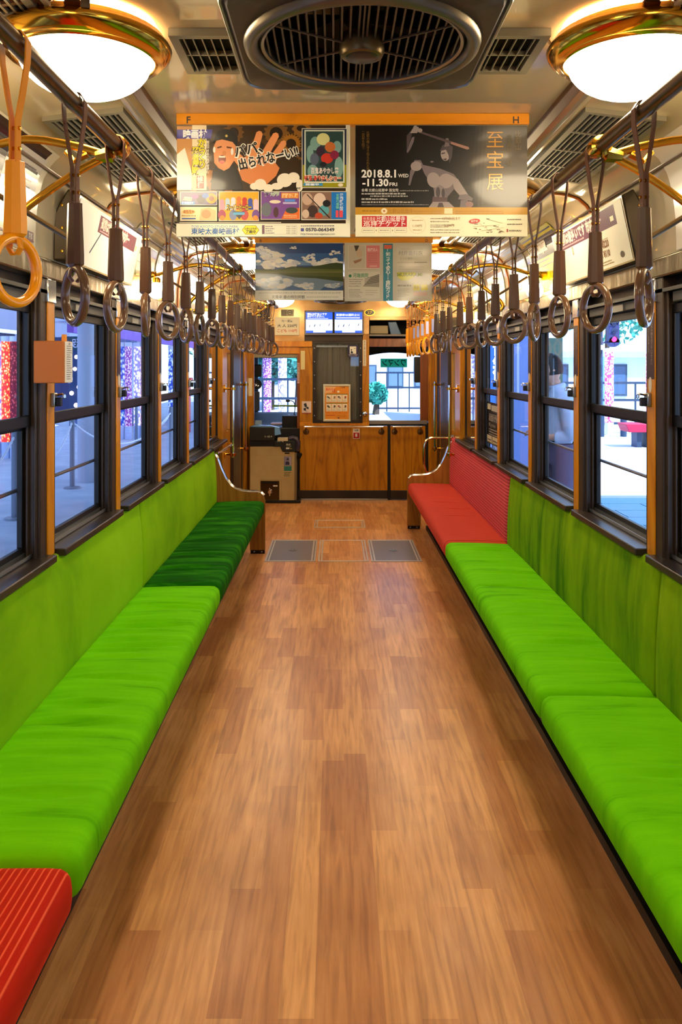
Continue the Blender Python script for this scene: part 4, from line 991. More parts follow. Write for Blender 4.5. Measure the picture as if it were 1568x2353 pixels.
for k in range(-4, 18):
    y = 1.53+.285*k
    if k < 0 and k != -1: continue
    a_ = radians(angL[k] if 0 <= k < len(angL) else R.uniform(40, 88))
    if k == -1: cp(po, (-RX, 1.245, RZ), radians(72), 'orange hand strap hanging at the upper left corner', 'orange hand straps').scale = (1, 1, .93)
    else:
        cp(pb, (-RX, y, RZ), a_ if k % 2 else -a_, '%s brown hand strap from the camera on the left rail' % (ORD+['twenty-first'])[cnt], 'brown hand straps on the left rail', R.uniform(-.015, .015)); cnt += 1
yr = [1.576, 1.87, 2.165, 2.44, 2.72, 3.03, 3.32, 3.62, 3.89, 4.24, 4.51, 4.78]
for k, y in enumerate(yr):
    a_ = radians(angR[k] if k < len(angR) else R.uniform(45, 80)); cp(pb, (RX, y, RZ), -a_ if k % 3 else a_, '%s brown hand strap from the camera on the right rail' % ORD[k], 'brown hand straps on the right rail', R.uniform(-.015, .015))
for k, y in enumerate((5.02, 5.30, 5.6, 5.92, 6.2, 6.47, 6.70)):
    cp(pc if k < 5 else po, (RX, y, RZ), radians([78, 55, 60, 76, 82, 80, 84][k]), '%s orange hand strap from the camera on the right rail' % ORD[k], 'orange hand straps on the right rail')
for p in (pb, po, pc):
    for ch in list(p.children): bpy.data.objects.remove(ch)
    bpy.data.objects.remove(p)

# ---------------------------------------------------------------- poster hangers and posters
def hanger(Y, px0, px1, py0, py1, lab, L, Rr, t=.02):
    a = at(px0, py0, Y); b = at(px1, py1, Y)
    m = MB(); m.box(a[0], Y-.012, b[2], b[0], Y+t, a[2]-.001); o = tag(m.build('poster_clamp', WOODSX, bevel=.002), lab, 'poster rail', 'wooden poster clamps')
    h = (py1-py0)*.62
    for ch, u, an in ((L, 22*(px1-px0)/808, 'l'), (Rr, (px1-px0)*(1-22/808.0), 'r')):
        P = Print(facing(px0, py0, px1, py1, Y-.012, px1-px0, py1-py0), .4); P.text(ch, u, (py1-py0)*.18, h, '#3a2008', .02, anchor=an); P.build('letter', o)
hanger(2.40, 407, 1215, 262, 288, 'orange wood clamp bar with letters F and H under the ceiling', 'F', 'H')
hanger(4.74, 586, 995, 547.5, 558, 'farther wood clamp bar with letters B and D', 'B', 'D')
def sheetbox(name, lab, px0, py0, px1, py1, Y, col):
    a = at(px0, py0, Y); b = at(px1, py1, Y); m = MB(); m.box(a[0], Y, b[2], b[0], Y+.0012, a[2]+.004)
    o = tag(m.build(name, mat('board_'+col.strip('#'), col, .3, coat=.3)), lab, 'poster', 'hanging posters'); W, H = px1-px0, py1-py0
    return o, Print(facing(px0, py0, px1, py1, Y, W, H), .3), W, H
# --- poster 1 (film village)
o, P, W, H = sheetbox('hanging_poster', 'colourful film village poster with a laughing man and big lettering, front left', 407, 288, 805, 545, 2.398, '#f0eed2')
P.rect(0, 30, W-10, H, '#3a2814')
def gear(cx, cy, r, c, teeth=14, hole='#2a1c10'):
    pts = []
    for i in range(teeth*4):
        t = 2*pi*i/(teeth*4); k = r if i % 4 in (0, 1) else r*.84; pts.append((min(W-10, cx+k*cos(t)), min(H, cy+k*sin(t))))
    P.poly(pts, c); P.ell(cx, cy, r*.5, r*.5 if cy+r*.5 < H else r*.3, hole)
for g_ in ((130, 240, 24, '#6e4a1c', 12), (228, 238, 30, '#7c5524', 14), (262, 214, 24, '#a06a1e', 22), (286, 250, 22, '#8f6122', 10), (190, 205, 26, '#4e3418', 14), (95, 120, 40, '#a5651a', 9), (60, 105, 30, '#8a5414', 10), (286, 190, 14, '#7a5020', 12)): gear(*g_)
P.rect(0, 108, 35, H-2, '#c98f4a'); P.rect(35, 108, 68, H, '#efe2bc'); P.poly([(0, 108), (0, 190), (18, 205), (34, 150), (34, 108)], '#f6eed8')
P.poly([(0, 226), (0, 247), (82, 247), (78, 226)], '#3b3093'); P.text('映画村', 14, 229, 15, '#ffffff', .04, w=55)
P.vtext('からくり', 58, 210, 17, '#2c2a10', .09, 1.0); P.lay += 2; P.vtext('からくり', 58, 210, 17, '#f2e21c', .035, 1.0)
P.vtext('忍者屋敷', 43, 192, 15, '#2c2a10', .09, 1.02); P.lay += 2; P.vtext('忍者屋敷', 43, 192, 15, '#f2e21c', .035, 1.02)
P.vtext('脱出できるか挑戦者求む', 71, 215, 6.2, '#f4ecd4', .02, 1.1)
P.rect(46, 112, 62, 140, '#c8302a'); P.vtext('修行', 54, 128, 12, '#f6e8d0', .03); P.rect(34, 112, 45, 140, '#d8c090', hold=True)
# man
P.poly([(78, 108), (82, 150), (95, 176), (120, 184), (134, 160), (150, 120), (152, 108)], '#15130f')
P.poly([(84, 206), (86, 170), (96, 158), (108, 152), (120, 158), (132, 176), (136, 214), (112, 228), (92, 224)], '#e59a66')
P.poly([(82, 214), (92, 242), (112, 248), (130, 244), (140, 228), (138, 206), (128, 218), (104, 224), (88, 220)], '#14120f'); P.ell(114, 232, 3, 3, '#d8c070')
P.poly([(92, 206), (102, 209), (104, 206), (94, 203)], '#5c3018'); P.poly([(114, 208), (126, 206), (126, 203), (115, 204)], '#5c3018'); P.ell(109, 192, 5, 6, '#d68850'); P.ell(104, 178, 9, 10, '#7a1c14'); P.rect(97, 182, 111, 186, '#f4ead6'); P.ell(104, 172, 6, 4, '#cf5a50')
for q in ((86, 200, 3, 7), (127, 196, 3, 8)): P.ell(*q, '#f2efe4')
# hand
P.poly([(140, 156), (150, 130), (178, 116), (206, 120), (228, 140), (236, 158), (220, 178), (196, 190), (166, 190), (148, 178)], '#e08a50')
for c0, c1, w in (((172, 176), (190, 238), 9.5), ((196, 178), (228, 234), 9.5), ((214, 170), (246, 216), 8.5)):
    dx, dy = c1[0]-c0[0], c1[1]-c0[1]; L = math.hypot(dx, dy); nx, ny = -dy/L*w, dx/L*w
    P.poly([(c0[0]+nx, c0[1]+ny), (c0[0]-nx, c0[1]-ny), (c1[0]-nx*.8, c1[1]-ny*.8), (c1[0]-nx*.3+dx/L*5, c1[1]-ny*.3+dy/L*5), (c1[0]+nx*.3+dx/L*5, c1[1]+ny*.3+dy/L*5), (c1[0]+nx*.8, c1[1]+ny*.8)], '#ea9a60')
P.poly([(124, 184), (134, 192), (146, 190), (164, 172), (158, 156), (144, 160)], '#ea9a60')
for cc, bo, e in (('#fbf7e6', .12, 2), ('#fbf7e6', .05, 0), ('#17120e', .03, 0)):
    P.text('パパ、', 134-e, 184-e*.6, 21, cc, bo, w=66+2*e, rot=.20); P.lay += 2; P.text('出られなーい!!', 145-e, 155-e*.6, 20, cc, bo, w=140+2*e, rot=.235); P.lay += 2
for q in ((178, 116, 10, 8), (192, 120, 14, 13), (210, 112, 12, 9), (248, 130, 18, 16), (268, 136, 14, 12), (230, 116, 14, 8), (282, 118, 8, 14)): P.ell(*q, '#f3ead2')
P.text('場内マップ参照', 246, 109, 4, '#2a2018', .02)
# inset with plain art
def inset(u0, v0, u1, v1, bg, rim='#e6e2cc'):
    P.rect(u0, v0, u1, v1, rim); P.rect(u0+1.5, v0+1.5, u1-1.5, v1-1.5, bg)
inset(287, 112, 391, 249, '#1f2a44', '#e9e6d4'); P.rect(289, 114, 389, 165, '#9a9414'); P.rect(293, 124, 385, 245, '#dfe4d2'); P.rect(296, 127, 382, 242, '#2d4a48')
for q in ((312, 150, 12, 16), (306, 190, 8, 20), (372, 160, 10, 24), (368, 206, 10, 14), (318, 214, 12, 16)): P.ell(*q, '#7fa8a0')
P.ell(336, 224, 15, 14, '#dcdc96'); P.ell(352, 206, 12, 12, '#c87038'); P.ell(330, 196, 10, 12, '#3a2a3c'); P.ell(345, 180, 14, 12, '#c83a2c'); P.ell(362, 188, 10, 10, '#8c2848'); P.ell(316, 178, 10, 14, '#5a6478'); P.ell(336, 166, 8, 6, '#20242c')
P.text('百鬼あやかし祭', 308, 146, 11, '#efe3dc', .03, w=64); P.text('妖怪 あやかしショー', 292, 130, 9, '#f2e6c8', .13, w=86); P.lay += 2; P.text('妖怪 あやかしショー', 292, 130, 9, '#d2301c', .03, w=86); P.rect(291, 117, 335, 123, '#3c9ad2'); P.text('開催中', 296, 118, 4, '#ffffff', .02, w=30); P.ell(376, 119, 6, 4, '#f0e4c8')
inset(8, 72, 93, 104, '#6a6088'); P.ell(80, 88, 12, 12, '#e69c1c'); P.ell(56, 86, 10, 10, '#3a3446'); P.ell(66, 94, 8, 6, '#3c70c8'); P.ell(42, 92, 9, 5, '#a048a0'); P.ell(80, 88, 6, 6, '#8a4a28'); P.poly([(14, 84), (18, 92), (36, 90), (34, 82)], '#f0e8c8'); P.text('かくれんぼ', 16, 84, 5, '#b05a30', .02, w=18); P.rect(10, 74, 42, 81, '#3c8ad8'); P.text('好評開催中', 13, 75.5, 4, '#ffffff', .02, w=25)
inset(8, 36, 93, 69, '#f2e4ae'); P.ell(28, 57, 15, 5, '#dba63c'); P.text('おもちゃ', 16, 55, 6, '#a03c2c', .03, w=24); P.poly([(52, 38), (56, 64), (74, 67), (90, 60), (90, 38)], '#ecc48c'); P.ell(68, 52, 11, 10, '#e8a070'); P.rect(12, 40, 44, 43, '#2c58a8'); P.lines(12, 47, 44, 1, 3, '#b08a3a', 2.4)
inset(97, 36, 189, 104, '#e8b018'); 
for i_, c_ in enumerate(('#e8a0b0', '#b8d0e0', '#e4e0e8', '#e87820', '#cc2c20', '#3a50b0', '#e8c8d0')): P.ell(104+i_*13, 86-abs(i_-3)*2, 5.5, 6.5, c_); P.poly([(98+i_*13, 62), (99+i_*13, 80), (109+i_*13, 80), (111+i_*13, 62)], c_)
for i_, c_ in enumerate(('#b04868', '#7a8ab0', '#c03030', '#704090')): P.ell(104+i_*26, 50, 9, 12, c_)
P.poly([(128, 58), (158, 58), (144, 40)], '#2a2420'); P.text('スーパーヒーロー', 114, 62, 10, '#2a1c0c', .14, w=58); P.lay += 2; P.text('スーパーヒーロー', 114, 62, 10, '#f4c81c', .04, w=58); P.rect(130, 50, 156, 56, '#50a8d8'); P.ell(105, 43, 6, 6, '#e88c30'); P.ell(181, 43, 6, 6, '#e88c30')
inset(193, 39, 283, 104, '#7c4c96'); P.text('妖怪大行列', 200, 94, 7, '#b8c8b0', .08, w=36); P.rect(240, 88, 280, 101, '#e48a2c'); P.text('謎解き体験', 242, 90, 8, '#f4d8a0', .03, w=36); P.ell(226, 80, 13, 4, '#e8dcc0'); P.rect(248, 80, 272, 86, '#5a90e0'); P.rect(244, 75, 276, 79, '#cfc4e4'); P.ell(206, 62, 12, 16, '#6a7078'); P.ell(228, 56, 6, 12, '#503038'); P.poly([(240, 40), (250, 60), (282, 66), (282, 40)], '#e8722c'); P.ell(264, 60, 14, 7, '#3e4a48'); P.lines(246, 48, 276, 2, 4, '#f4d8a8', 2)
inset(286, 38, 391, 104, '#8a6a58'); P.rect(355, 40, 389, 102, '#1e78c8')
for q, c_ in (((300, 86, 12, 14), '#c8a890'), ((328, 84, 14, 16), '#e0c8b4'), ((312, 58, 12, 14), '#40302c'), ((338, 60, 12, 12), '#58a0a8'), ((344, 76, 9, 8), '#1c1c20'), ((296, 52, 8, 10), '#d0b8a0'), ((326, 48, 9, 7), '#b84828')): P.ell(*q, c_)
P.poly([(298, 96), (300, 97), (352, 44), (350, 42)], '#2c2420'); P.vtext('活劇時代絵巻展', 378, 92, 7, '#cfe4f4', .03, 1.05); P.vtext('京都幻想譚', 369, 92, 6, '#7fd0b0', .02); P.rect(373, 44, 381, 60, '#e05058'); P.rect(365, 44, 371, 60, '#e05058', hold=True)
P.rect(7, 31.6, 240, 33.2, '#e2dcc0'); P.rect(0, 0, W, 30, '#f3f2d8')
P.text('TOEI KYOTO STUDIO PARK', 34, 20.5, 5.2, '#3a7ab4', .0, w=108); P.text('東映太秦映画村', 34, 6.5, 11, '#2a6fb4', .02, w=110)
P.poly([(150, 15), (158, 25.5), (182, 25.5), (190, 15), (182, 4.5), (158, 4.5)], '#b6a60c'); P.poly([(152, 15), (159, 24), (181, 24), (188, 15), (181, 6), (159, 6)], '#f4ee28'); P.text('お得な前売券', 156, 15.5, 4.4, '#5a5410', .02, w=28); P.text('発売中', 158, 8, 5.6, '#3c3808', .04, w=24)
P.rect(196, 6, 202, 26, '#7a5a68'); P.frame(196, 5, 276, 26.5, .4, '#a09a88')
for i_ in range(4): P.lines(204, 22-i_*5, 226, 1, 3, '#8a7a80', 2.2, .3, i_); P.text('9:00〜17:00', 252, 21.5-i_*5, 3, '#6a5a60', .0, w=21)
P.lines(285, 23.5, 362, 1, 3, '#6a6a70', 2.2, .0, 3); P.rect(285, 12, 292, 19, '#5a5c9c'); P.text('0570-064349', 296, 12, 8, '#4a4a54', .03, w=66); P.text('http://www.toei-eigamura.com', 285, 4, 4.6, '#5a5a60', .0, w=78)
P.build('print', o)
# --- poster 2 (temple treasures)
o, P, W, H = sheetbox('hanging_poster', 'black poster of a grey statue with gold characters, front right', 817, 288, 1212, 544, 2.398, '#efe9c0')
P.rect(0, 67, W, H, '#120f0d')
for i_, c_ in enumerate(('#1c1814', '#2b251d', '#3a3226', '#463d2e')): P.poly([(262+i_*9, 67), (276+i_*9, H), (W, H), (W, 67)], c_)
P.poly([(180, 67), (210, 110), (262, 118), (282, 67)], '#201c17')
S1, S2, S3 = '#9c8f8c', '#71666a', '#4a4146'
P.poly([(118, 232), (136, 262-8), (140, 256), (132, 244), (128, 228), (120, 200), (118, 190)], S3)
P.poly([(118, 196), (130, 228), (136, 230), (134, 218), (126, 200), (120, 192)], S2); P.poly([(126, 238), (134, 252), (146, 252), (142, 238)], S1)
P.poly([(122, 118), (126, 150), (136, 176), (150, 176), (156, 164), (140, 156), (132, 140), (126, 118)], S2); P.ell(140, 162, 13, 11, S1)
P.poly([(150, 166), (170, 162), (196, 156), (226, 144), (238, 128), (226, 108), (212, 92), (208, 72), (210, 67), (176, 67), (182, 100), (178, 116), (168, 130), (158, 146)], S2)
P.ell(180, 130, 15, 18, S1, rot=.3); P.ell(208, 128, 17, 17, S1, rot=-.2); P.ell(194, 102, 13, 16, '#84797a'); P.ell(190, 102, 5, 12, S3); P.ell(202, 100, 4, 11, S3)
P.poly([(176, 78), (178, 92), (212, 90), (210, 76)], '#5c4a4c'); P.poly([(168, 67), (178, 80), (214, 80), (228, 67)], S1); P.poly([(188, 67), (192, 78), (200, 78), (204, 67)], S3)
P.poly([(218, 142), (236, 132), (250, 110), (262, 92), (256, 86), (242, 92), (228, 108)], S1); P.poly([(236, 86), (268, 82), (270, 88), (256, 98), (240, 96)], S2)
P.poly([(240, 67), (242, 84), (258, 84), (262, 67)], S2); P.ell(262, 74, 9, 7, '#8a6a66')
P.ell(207, 190, 11, 16, S1); P.poly([(194, 196), (200, 210), (214, 214), (224, 206), (222, 184), (216, 168), (214, 188), (208, 200)], S3); P.poly([(198, 192), (206, 194), (206, 191), (198, 189)], S3); P.poly([(200, 178), (210, 180), (208, 175)], '#3a2c30'); P.poly([(204, 206), (208, 226), (214, 226), (216, 208)], S2)
P.ell(176, 172, 4, 2, S2)
P.poly([(150, 242), (148, 238), (256, 200), (262, 201), (260, 206)], '#54464a'); P.poly([(220, 218), (219, 213), (256, 200), (262, 201), (260, 206)], '#a0786c')
for q in ((148, 244, 6, 5), (138, 250, 5, 5)): P.ell(*q, S1)
P.text('至', 302, 207, 31, '#c58c2c', .0, w=38); P.text('宝', 302, 160, 31, '#d09a34', .0, w=38); P.text('展', 302, 110, 31, '#e0b050', .0, w=38)
P.vtext('比叡山', 374, 230, 13, '#7a6a48', .0); P.vtext('国宝殿特別公開', 354, 226, 9, '#6a5c3c', .0)
P.vtext('比叡の峰に守り伝えられた至宝の', 29, 236, 6.4, '#8a6a34', .0, 1.1); P.vtext('二百年を経て', 18, 236, 6.4, '#8a6a34', .0, 1.1)
P.text('2018.8.1', 14, 136, 17.5, '#f2f0ea', .03, w=79); P.text('WED', 98, 136, 8, '#e8e4dc', .02, w=24)
P.text('-11.30', 16, 116, 16.5, '#f2f0ea', .03, w=60); P.text('FRI', 78, 116, 8, '#e8e4dc', .02, w=18)
P.text('会場 比叡山延暦寺 国宝殿', 14, 103.5, 5.6, '#d8d4cc', .01, w=85); P.lines(102, 104, 168, 1, 4, '#8a867e', 2.6, 0, 2)
P.lines(14, 96.5, 115, 1, 4, '#bcb8b0', 3.8, 0, 3); P.lines(34, 91, 120, 1, 4, '#a8a49c', 3.6, 0, 4); P.lines(14, 84, 74, 1, 4, '#b4b0a8', 4, 0, 5); P.lines(14, 77, 134, 1, 4, '#b4b0a8', 4, 0, 6); P.lines(14, 72, 168, 1, 4, '#9a968e', 1.8, 0, 7)
P.rect(0, 50, W, 67, '#c8952c'); P.ell(66, 58.5, 7, 6.5, '#efe2bc'); P.ell(66, 58.5, 2.4, 2.2, '#c07038'); P.text('比叡山延暦寺', 76, 54, 9, '#a87820', .0, w=56); P.lines(16, 57, 56, 1, 4, '#a87c24', 4); P.rect(204, 52, 223, 65, '#e8dca8'); P.lines(134, 57, 198, 2, 5, '#b08428', 2); P.lines(230, 57, 340, 2, 5, '#b08428', 2)
P.rect(0, 0, W, 50, '#f3eeca'); P.rect(15, 22, 118, 47, '#c8201c'); P.text('世界遺産', 18, 35.5, 8, '#f0d8c8', .0, w=28); P.text('比叡山延暦寺', 49, 35, 10, '#fbf4e4', .008, w=65); P.text('巡拝チケット', 18, 24, 10, '#fbf4e4', .012, w=97)
for a_, b_ in ((15, 44), (53, 81), (90, 118)): P.frame(a_, 9, b_, 19, .5, '#b0a080'); P.lines(a_+3, 13.5, b_-3, 1, 3, '#8a7a60', 1.8)
P.text('+', 46, 11.5, 5, '#806a48', .02); P.text('+', 83.5, 11.5, 5, '#806a48', .02)
P.ring(142, 26, 19, 19.6, '#d8c890'); P.lines(130, 36, 155, 1, 3, '#c08a50', 2); P.text('1,100円', 142, 22, 5, '#b08040', .01, anchor='c'); P.lines(132, 14, 152, 1, 3, '#c09a60', 2)
for v_ in (43, 36, 28, 24, 17, 11): P.lines(172, v_-3, 215+(v_ % 3)*12, 1, 4, '#8a7454', 2, 0, v_)
P.text('12月2日(日)まで', 200, 38.5, 5, '#a07038', .01, w=40); P.text('3,300円', 204, 23, 4.6, '#8a6434', .02, w=22)
P.ell(273, 35, 13, 5.5, '#c43022', rot=.12); P.text('延暦寺', 273, 33, 4, '#f4dcc8', .02, anchor='c')
for a_, b_, c_, d_ in ((270, 22, 330, 26), (288, 12, 340, 20), (300, 40, 336, 30), (284, 30, 312, 8)): P.poly([(a_, b_), (a_, b_+.8), (c_, d_+.8), (c_, d_)], '#b4a884')
R2 = random.Random(9)
for _ in range(22): u_, v_ = R2.uniform(264, 338), R2.uniform(8, 42); P.rect(u_, v_, u_+R2.uniform(2, 9), v_+1.6, '#8c7a58', hold=True)
P.lines(348, 38, 382, 2, 11, '#6a5c44', 2, .2, 3); P.rect(347, 10, 350, 17, '#b03828'); P.text('KEIHAN', 353, 11.5, 3.4, '#4a4238', .02, w=27); P.build('print', o)
# --- poster 3 (lake and sky)
o, P, W, H = sheetbox('hanging_poster', 'landscape poster of a blue sky over a lake and hills, rear left of the pair', 587, 559, 789, 690, 4.738, '#ded8c4')
P.rect(0, 22, W, H, '#1d4c8e'); P.rect(0, 80, W, 100, '#6f95bd'); P.rect(0, 90, W, H-14, '#2c5f9f'); P.rect(0, 108, W, H, '#123c7a')
R3 = random.Random(4)
def cloud(cx, cy, rx, ry, n, flip=1):
    for k in range(n):
        a_ = R3.uniform(0, 2*pi); d_ = R3.random()**.6; u_ = cx+rx*d_*cos(a_); v_ = cy+ry*d_*sin(a_); r_ = R3.uniform(.14, .32)*rx
        c_ = R3.choice(['#f1eee6', '#dfdde0', '#c9ccd6', '#e9e4dc']) if flip > 0 else R3.choice(['#b8bcc4', '#9aa6b6', '#c8c4bc'])
        u_ = max(r_, min(W-r_, u_)); v_ = max(24, min(H-r_*.55, v_)); P.ell(u_, v_, r_, r_*.5, c_, 12)
cloud(30, 95, 34, 26, 44); cloud(72, 84, 30, 8, 26); cloud(126, 96, 17, 10, 30); cloud(86, 121, 9, 4, 12); cloud(181, 109, 14, 5, 16); cloud(176, 88, 24, 9, 34); cloud(150, 82, 26, 6, 24); cloud(20, 116, 20, 8, 16)
hill = [(0, 64), (0, 70), (18, 71), (48, 70), (66, 73), (84, 77), (100, 77), (118, 76), (134, 78), (150, 80), (170, 84), (186, 86), (W, 84), (W, 64)]
P.poly(hill, '#2f3f16'); P.poly([(0, 64), (0, 68), (60, 68), (90, 73), (140, 72), (W, 70), (W, 64)], '#55601f'); P.poly([(0, 62), (0, 65), (W, 66), (W, 63)], '#6f6c3a')
P.rect(0, 22, W, 63, '#6d7f92'); P.poly([(0, 63), (60, 58), (90, 52), (140, 50), (W, 42), (W, 63)], '#343f18'); P.poly([(0, 63), (90, 58), (W, 52), (W, 63)], '#4d551f')
cloud(40, 40, 42, 12, 30, -1); cloud(120, 32, 26, 6, 18, -1); cloud(176, 34, 22, 6, 18, -1); P.poly([(60, 22), (84, 34), (110, 26), (118, 22)], '#35567e'); P.poly([(148, 22), (158, 30), (186, 26), (W, 34), (W, 22)], '#2c4c74')
P.rect(0, 0, W, 22, '#ddd8c8'); P.lines(8, 15, 196, 1, 3, '#b9b4a6', 3.6, 0, 8); P.text('天竜寺 春の特別拝観', 38, 4, 6, '#5c564c', .01, w=76); P.lines(118, 6, 192, 1, 3, '#a8a294', 2, 0, 6); P.build('print', o)
# --- poster 4 (clinic notices)
o, P, W, H = sheetbox('hanging_poster', 'pale clinic notice poster with a teal vertical banner, rear right of the pair', 792, 559, 993, 692, 4.738, '#c9c1ae')
P.rect(8, 74, 81, 129, '#d8cfbe'); P.rect(10, 76, 48, 128, '#cdbfa8'); P.poly([(22, 128), (34, 128), (30, 118), (26, 114)], '#4a3a30'); P.poly([(20, 92), (40, 98), (38, 92), (24, 86)], '#a87c5c'); P.ell(34, 110, 7, 10, '#d2b496')
P.rect(50, 76, 81, 128, '#dd8080'); P.text('医療法人', 65, 115, 6, '#f0d4cc', .02, w=24, anchor='c'); P.lines(54, 108, 78, 5, 5, '#c86a6c', 1.6, .3, 4); P.rect(58, 79, 75, 82, '#e8a8a4')
P.lines(18, 72, 76, 1, 3, '#c89890', 1.4, 0, 2); P.rect(8, 6, 81, 68, '#d3cbb8'); P.ell(13, 58, 3.4, 3.4, '#1c7a4a'); P.text('河端病院', 19, 55, 8, '#2c8a58', .01, w=36); P.lines(10, 49, 46, 4, 5, '#6a665c', 1.5, .3, 7); P.lines(10, 26, 44, 6, 3.4, '#7a7468', 1.2, .3, 6)
P.poly([(42, 34), (80, 32), (80, 60), (60, 54)], '#9a9080'); 
for k in range(5): P.poly([(46, 38+k*3), (80, 44+k*4), (80, 46+k*4), (46, 39+k*3)], '#5e584c')
P.lines(48, 24, 78, 3, 5, '#a89480', 1.2, .4, 3)
P.rect(89, 0, 111, H-1, '#0f8094'); P.vtext('「知ってて安心!!病院ガイド」', 100, 112, 8.8, '#eef4f0', .02, .92); P.rect(91, 120, 109, 129, '#d8624e')
P.rect(120, 8, 196, 128, '#cfc8b6'); P.text('村井歯科医', 124, 106, 8, '#8a8478', .01, w=56); P.lines(130, 119, 180, 1, 3, '#a8a294', 1.4, 0, 5); P.text('むらい 歯科', 128, 96, 4, '#8a8478', .0, w=28)
P.lines(122, 88, 158, 1, 3, '#948e82', 1.4); P.rect(160, 88, 190, 90, '#6a6458'); P.lines(124, 78, 190, 3, 6, '#bab2a0', 2, .2, 5); P.poly([(120, 66), (164, 66), (158, 54), (146, 48), (132, 48), (123, 54)], '#d6cf1c'); P.text('MURAKAMI', 121, 57, 8, '#8a9414', .02, w=58)
P.lines(122, 34, 156, 1, 3, '#8a8476', 4, .1, 6); P.lines(122, 27, 152, 6, 3.4, '#8e887a', 1.3, .4, 8); P.rect(158, 25, 173, 38, '#dccc28'); P.rect(176, 25, 191, 38, '#dccc28', hold=True); P.text('駅前', 160, 28, 6, '#a89a18', .02, w=11); P.rect(158, 12, 190, 21, '#d8b4a4'); P.build('print', o)

# ---------------------------------------------------------------- route boards and cove posters
def slope_fn(s, y0, y1, xb, zb, xt, zt, U, V):
    # u runs left to right as seen from the aisle looking ahead
    def f(u, v, l):
        t = v/V; y = lrp(y0, y1, u/U) if s < 0 else lrp(y1, y0, u/U)
        return (s*(lrp(xb, xt, t)-EPS*1.2*l-.0022), y, lrp(zb, zt, t)-.0004)
    return f
def route_board(s, lab):
    y0, y1 = 2.80, 3.70; r = thing('route_board', lab, 'sign board', (s*.97, 3.25, 1.98))
    pr = [(s*.992, 1.868), (s*.944, 2.095), (s*.985, 2.118), (s*1.034, 2.03), (s*1.037, 1.868)]
    m = MB(); m.prism(pr, y0, y1); m.build('case', mat('bronze_case', '#4c4130', .3, .5), r, bevel=.006)
    for z in (1.90, 1.98, 2.06):
        m = MB(); m.lathe([(0, -.004), (.005, -.003), (.006, .001)], 8, (s*1.005, y0, z), 'y'); m.build('screw', BRASS, r)
    f = slope_fn(s, y0+.012, y1-.012, .990, 1.874, .9445, 2.088, 876, 219)
    P = Print(f, .55)
    P.lay = 4; P.rect(0, 0, 876, 219, '#f2ecd0' if s > 0 else '#f3f1e6')
    if s < 0:
        P.rect(250, 140, 800, 205, '#6e2038'); P.text('運賃は後払いです 市内均一', 275, 160, 34, '#e8c8b8', .05, w=420); P.lines(275, 146, 560, 1, 5, '#d8a8a0', 6, 0, 3); P.rect(808, 150, 830, 170, '#f0dc8c'); P.text('／', 205, 60, 70, '#2c3348', .02); P.rect(440, 100, 452, 112, '#b8b4a0')
    else:
        P.rect(60, 140, 800, 212, '#5c2844'); P.text('運賃は後払いです 市内均一', 85, 165, 36, '#e0c0b4', .05, w=560); P.lines(85, 148, 420, 1, 5, '#c89a98', 7, 0, 3); P.rect(740, 158, 775, 176, '#efe6c0', hold=True)
        P.text('区間', 560, 122, 14, '#7a4c2c', .04); P.lines(560, 106, 680, 1, 5, '#b09468', 5, 0, 4); P.text('¥220', 600, 78, 26, '#8a5a2c', .06); P.text('大人', 556, 82, 14, '#b08c54', .02); P.text('¥110', 600, 42, 24, '#8a5a2c', .06); P.text('小児', 556, 44, 14, '#b08c54', .02); P.rect(500, 14, 514, 40, '#c8a83c'); P.lines(540, 22, 700, 2, 10, '#b49a60', 5, .2, 6); P.ell(250, 120, 9, 18, '#a86a3c'); P.ell(250, 120, 5, 12, '#e8d0a8'); P.ell(790, 30, 20, 12, '#5c4a34')
    P.build('print', r)
    f = slope_fn(s, y0, y1, .992, 1.868, .944, 2.095, 900, 231)
    P = Print(f, .35); P.lay = 6; P.frame(0, 0, 900, 231, 9, '#b9a26c'); P.build('rim', r)
route_board(-1, 'route board with a maroon heading strip above the left windows'); route_board(1, 'route board with a maroon heading and yen fares above the right windows')
CP = half[4:]; CL = [0]
for i in range(1, len(CP)): CL.append(CL[-1]+math.hypot(CP[i][0]-CP[i-1][0], CP[i][1]-CP[i-1][1]))
def cove(t, d):   # t 0 at the bottom of the cove, 1 at its upper edge; d inward offset
    q = (1-t)*CL[-1]
    for i in range(1, len(CL)):
        if q <= CL[i]+1e-9: break
    k = (q-CL[i-1])/(CL[i]-CL[i-1]); x = lrp(CP[i-1][0], CP[i][0], k); z = lrp(CP[i-1][1], CP[i][1], k)
    tx, tz = CP[i][0]-CP[i-1][0], CP[i][1]-CP[i-1][1]; L = math.hypot(tx, tz)
    return x+tz/L*d, z-tx/L*d
def cove_poster(s, y0, y1, lab, draw, col, t0=.06, t1=.86):
    W = (y1-y0)*1000; V = 100
    def base(u, v, d):
        x, z = cove(lrp(t0, t1, v/V), d); return (s*x, lrp(y0, y1, u/W) if s < 0 else lrp(y1, y0, u/W), z)
    m = MB(); n = 14
    for d in (.002, .0045):
        k = len(m.v); m.add([base(u, V*j/n, d) for j in range(n+1) for u in (0, W)], [(2*j, 2*j+1, 2*j+3, 2*j+2) for j in range(n)])
    o = tag(m.build('cove_poster', mat('board_gloss_'+col.strip('#'), col, .22, coat=.5), smooth=80), lab, 'poster', 'posters in the curved cove')
    P = Print(lambda u, v, l: base(u, v, .0048+EPS*2*l), .25); draw(P, W, V); P.build('print', o)
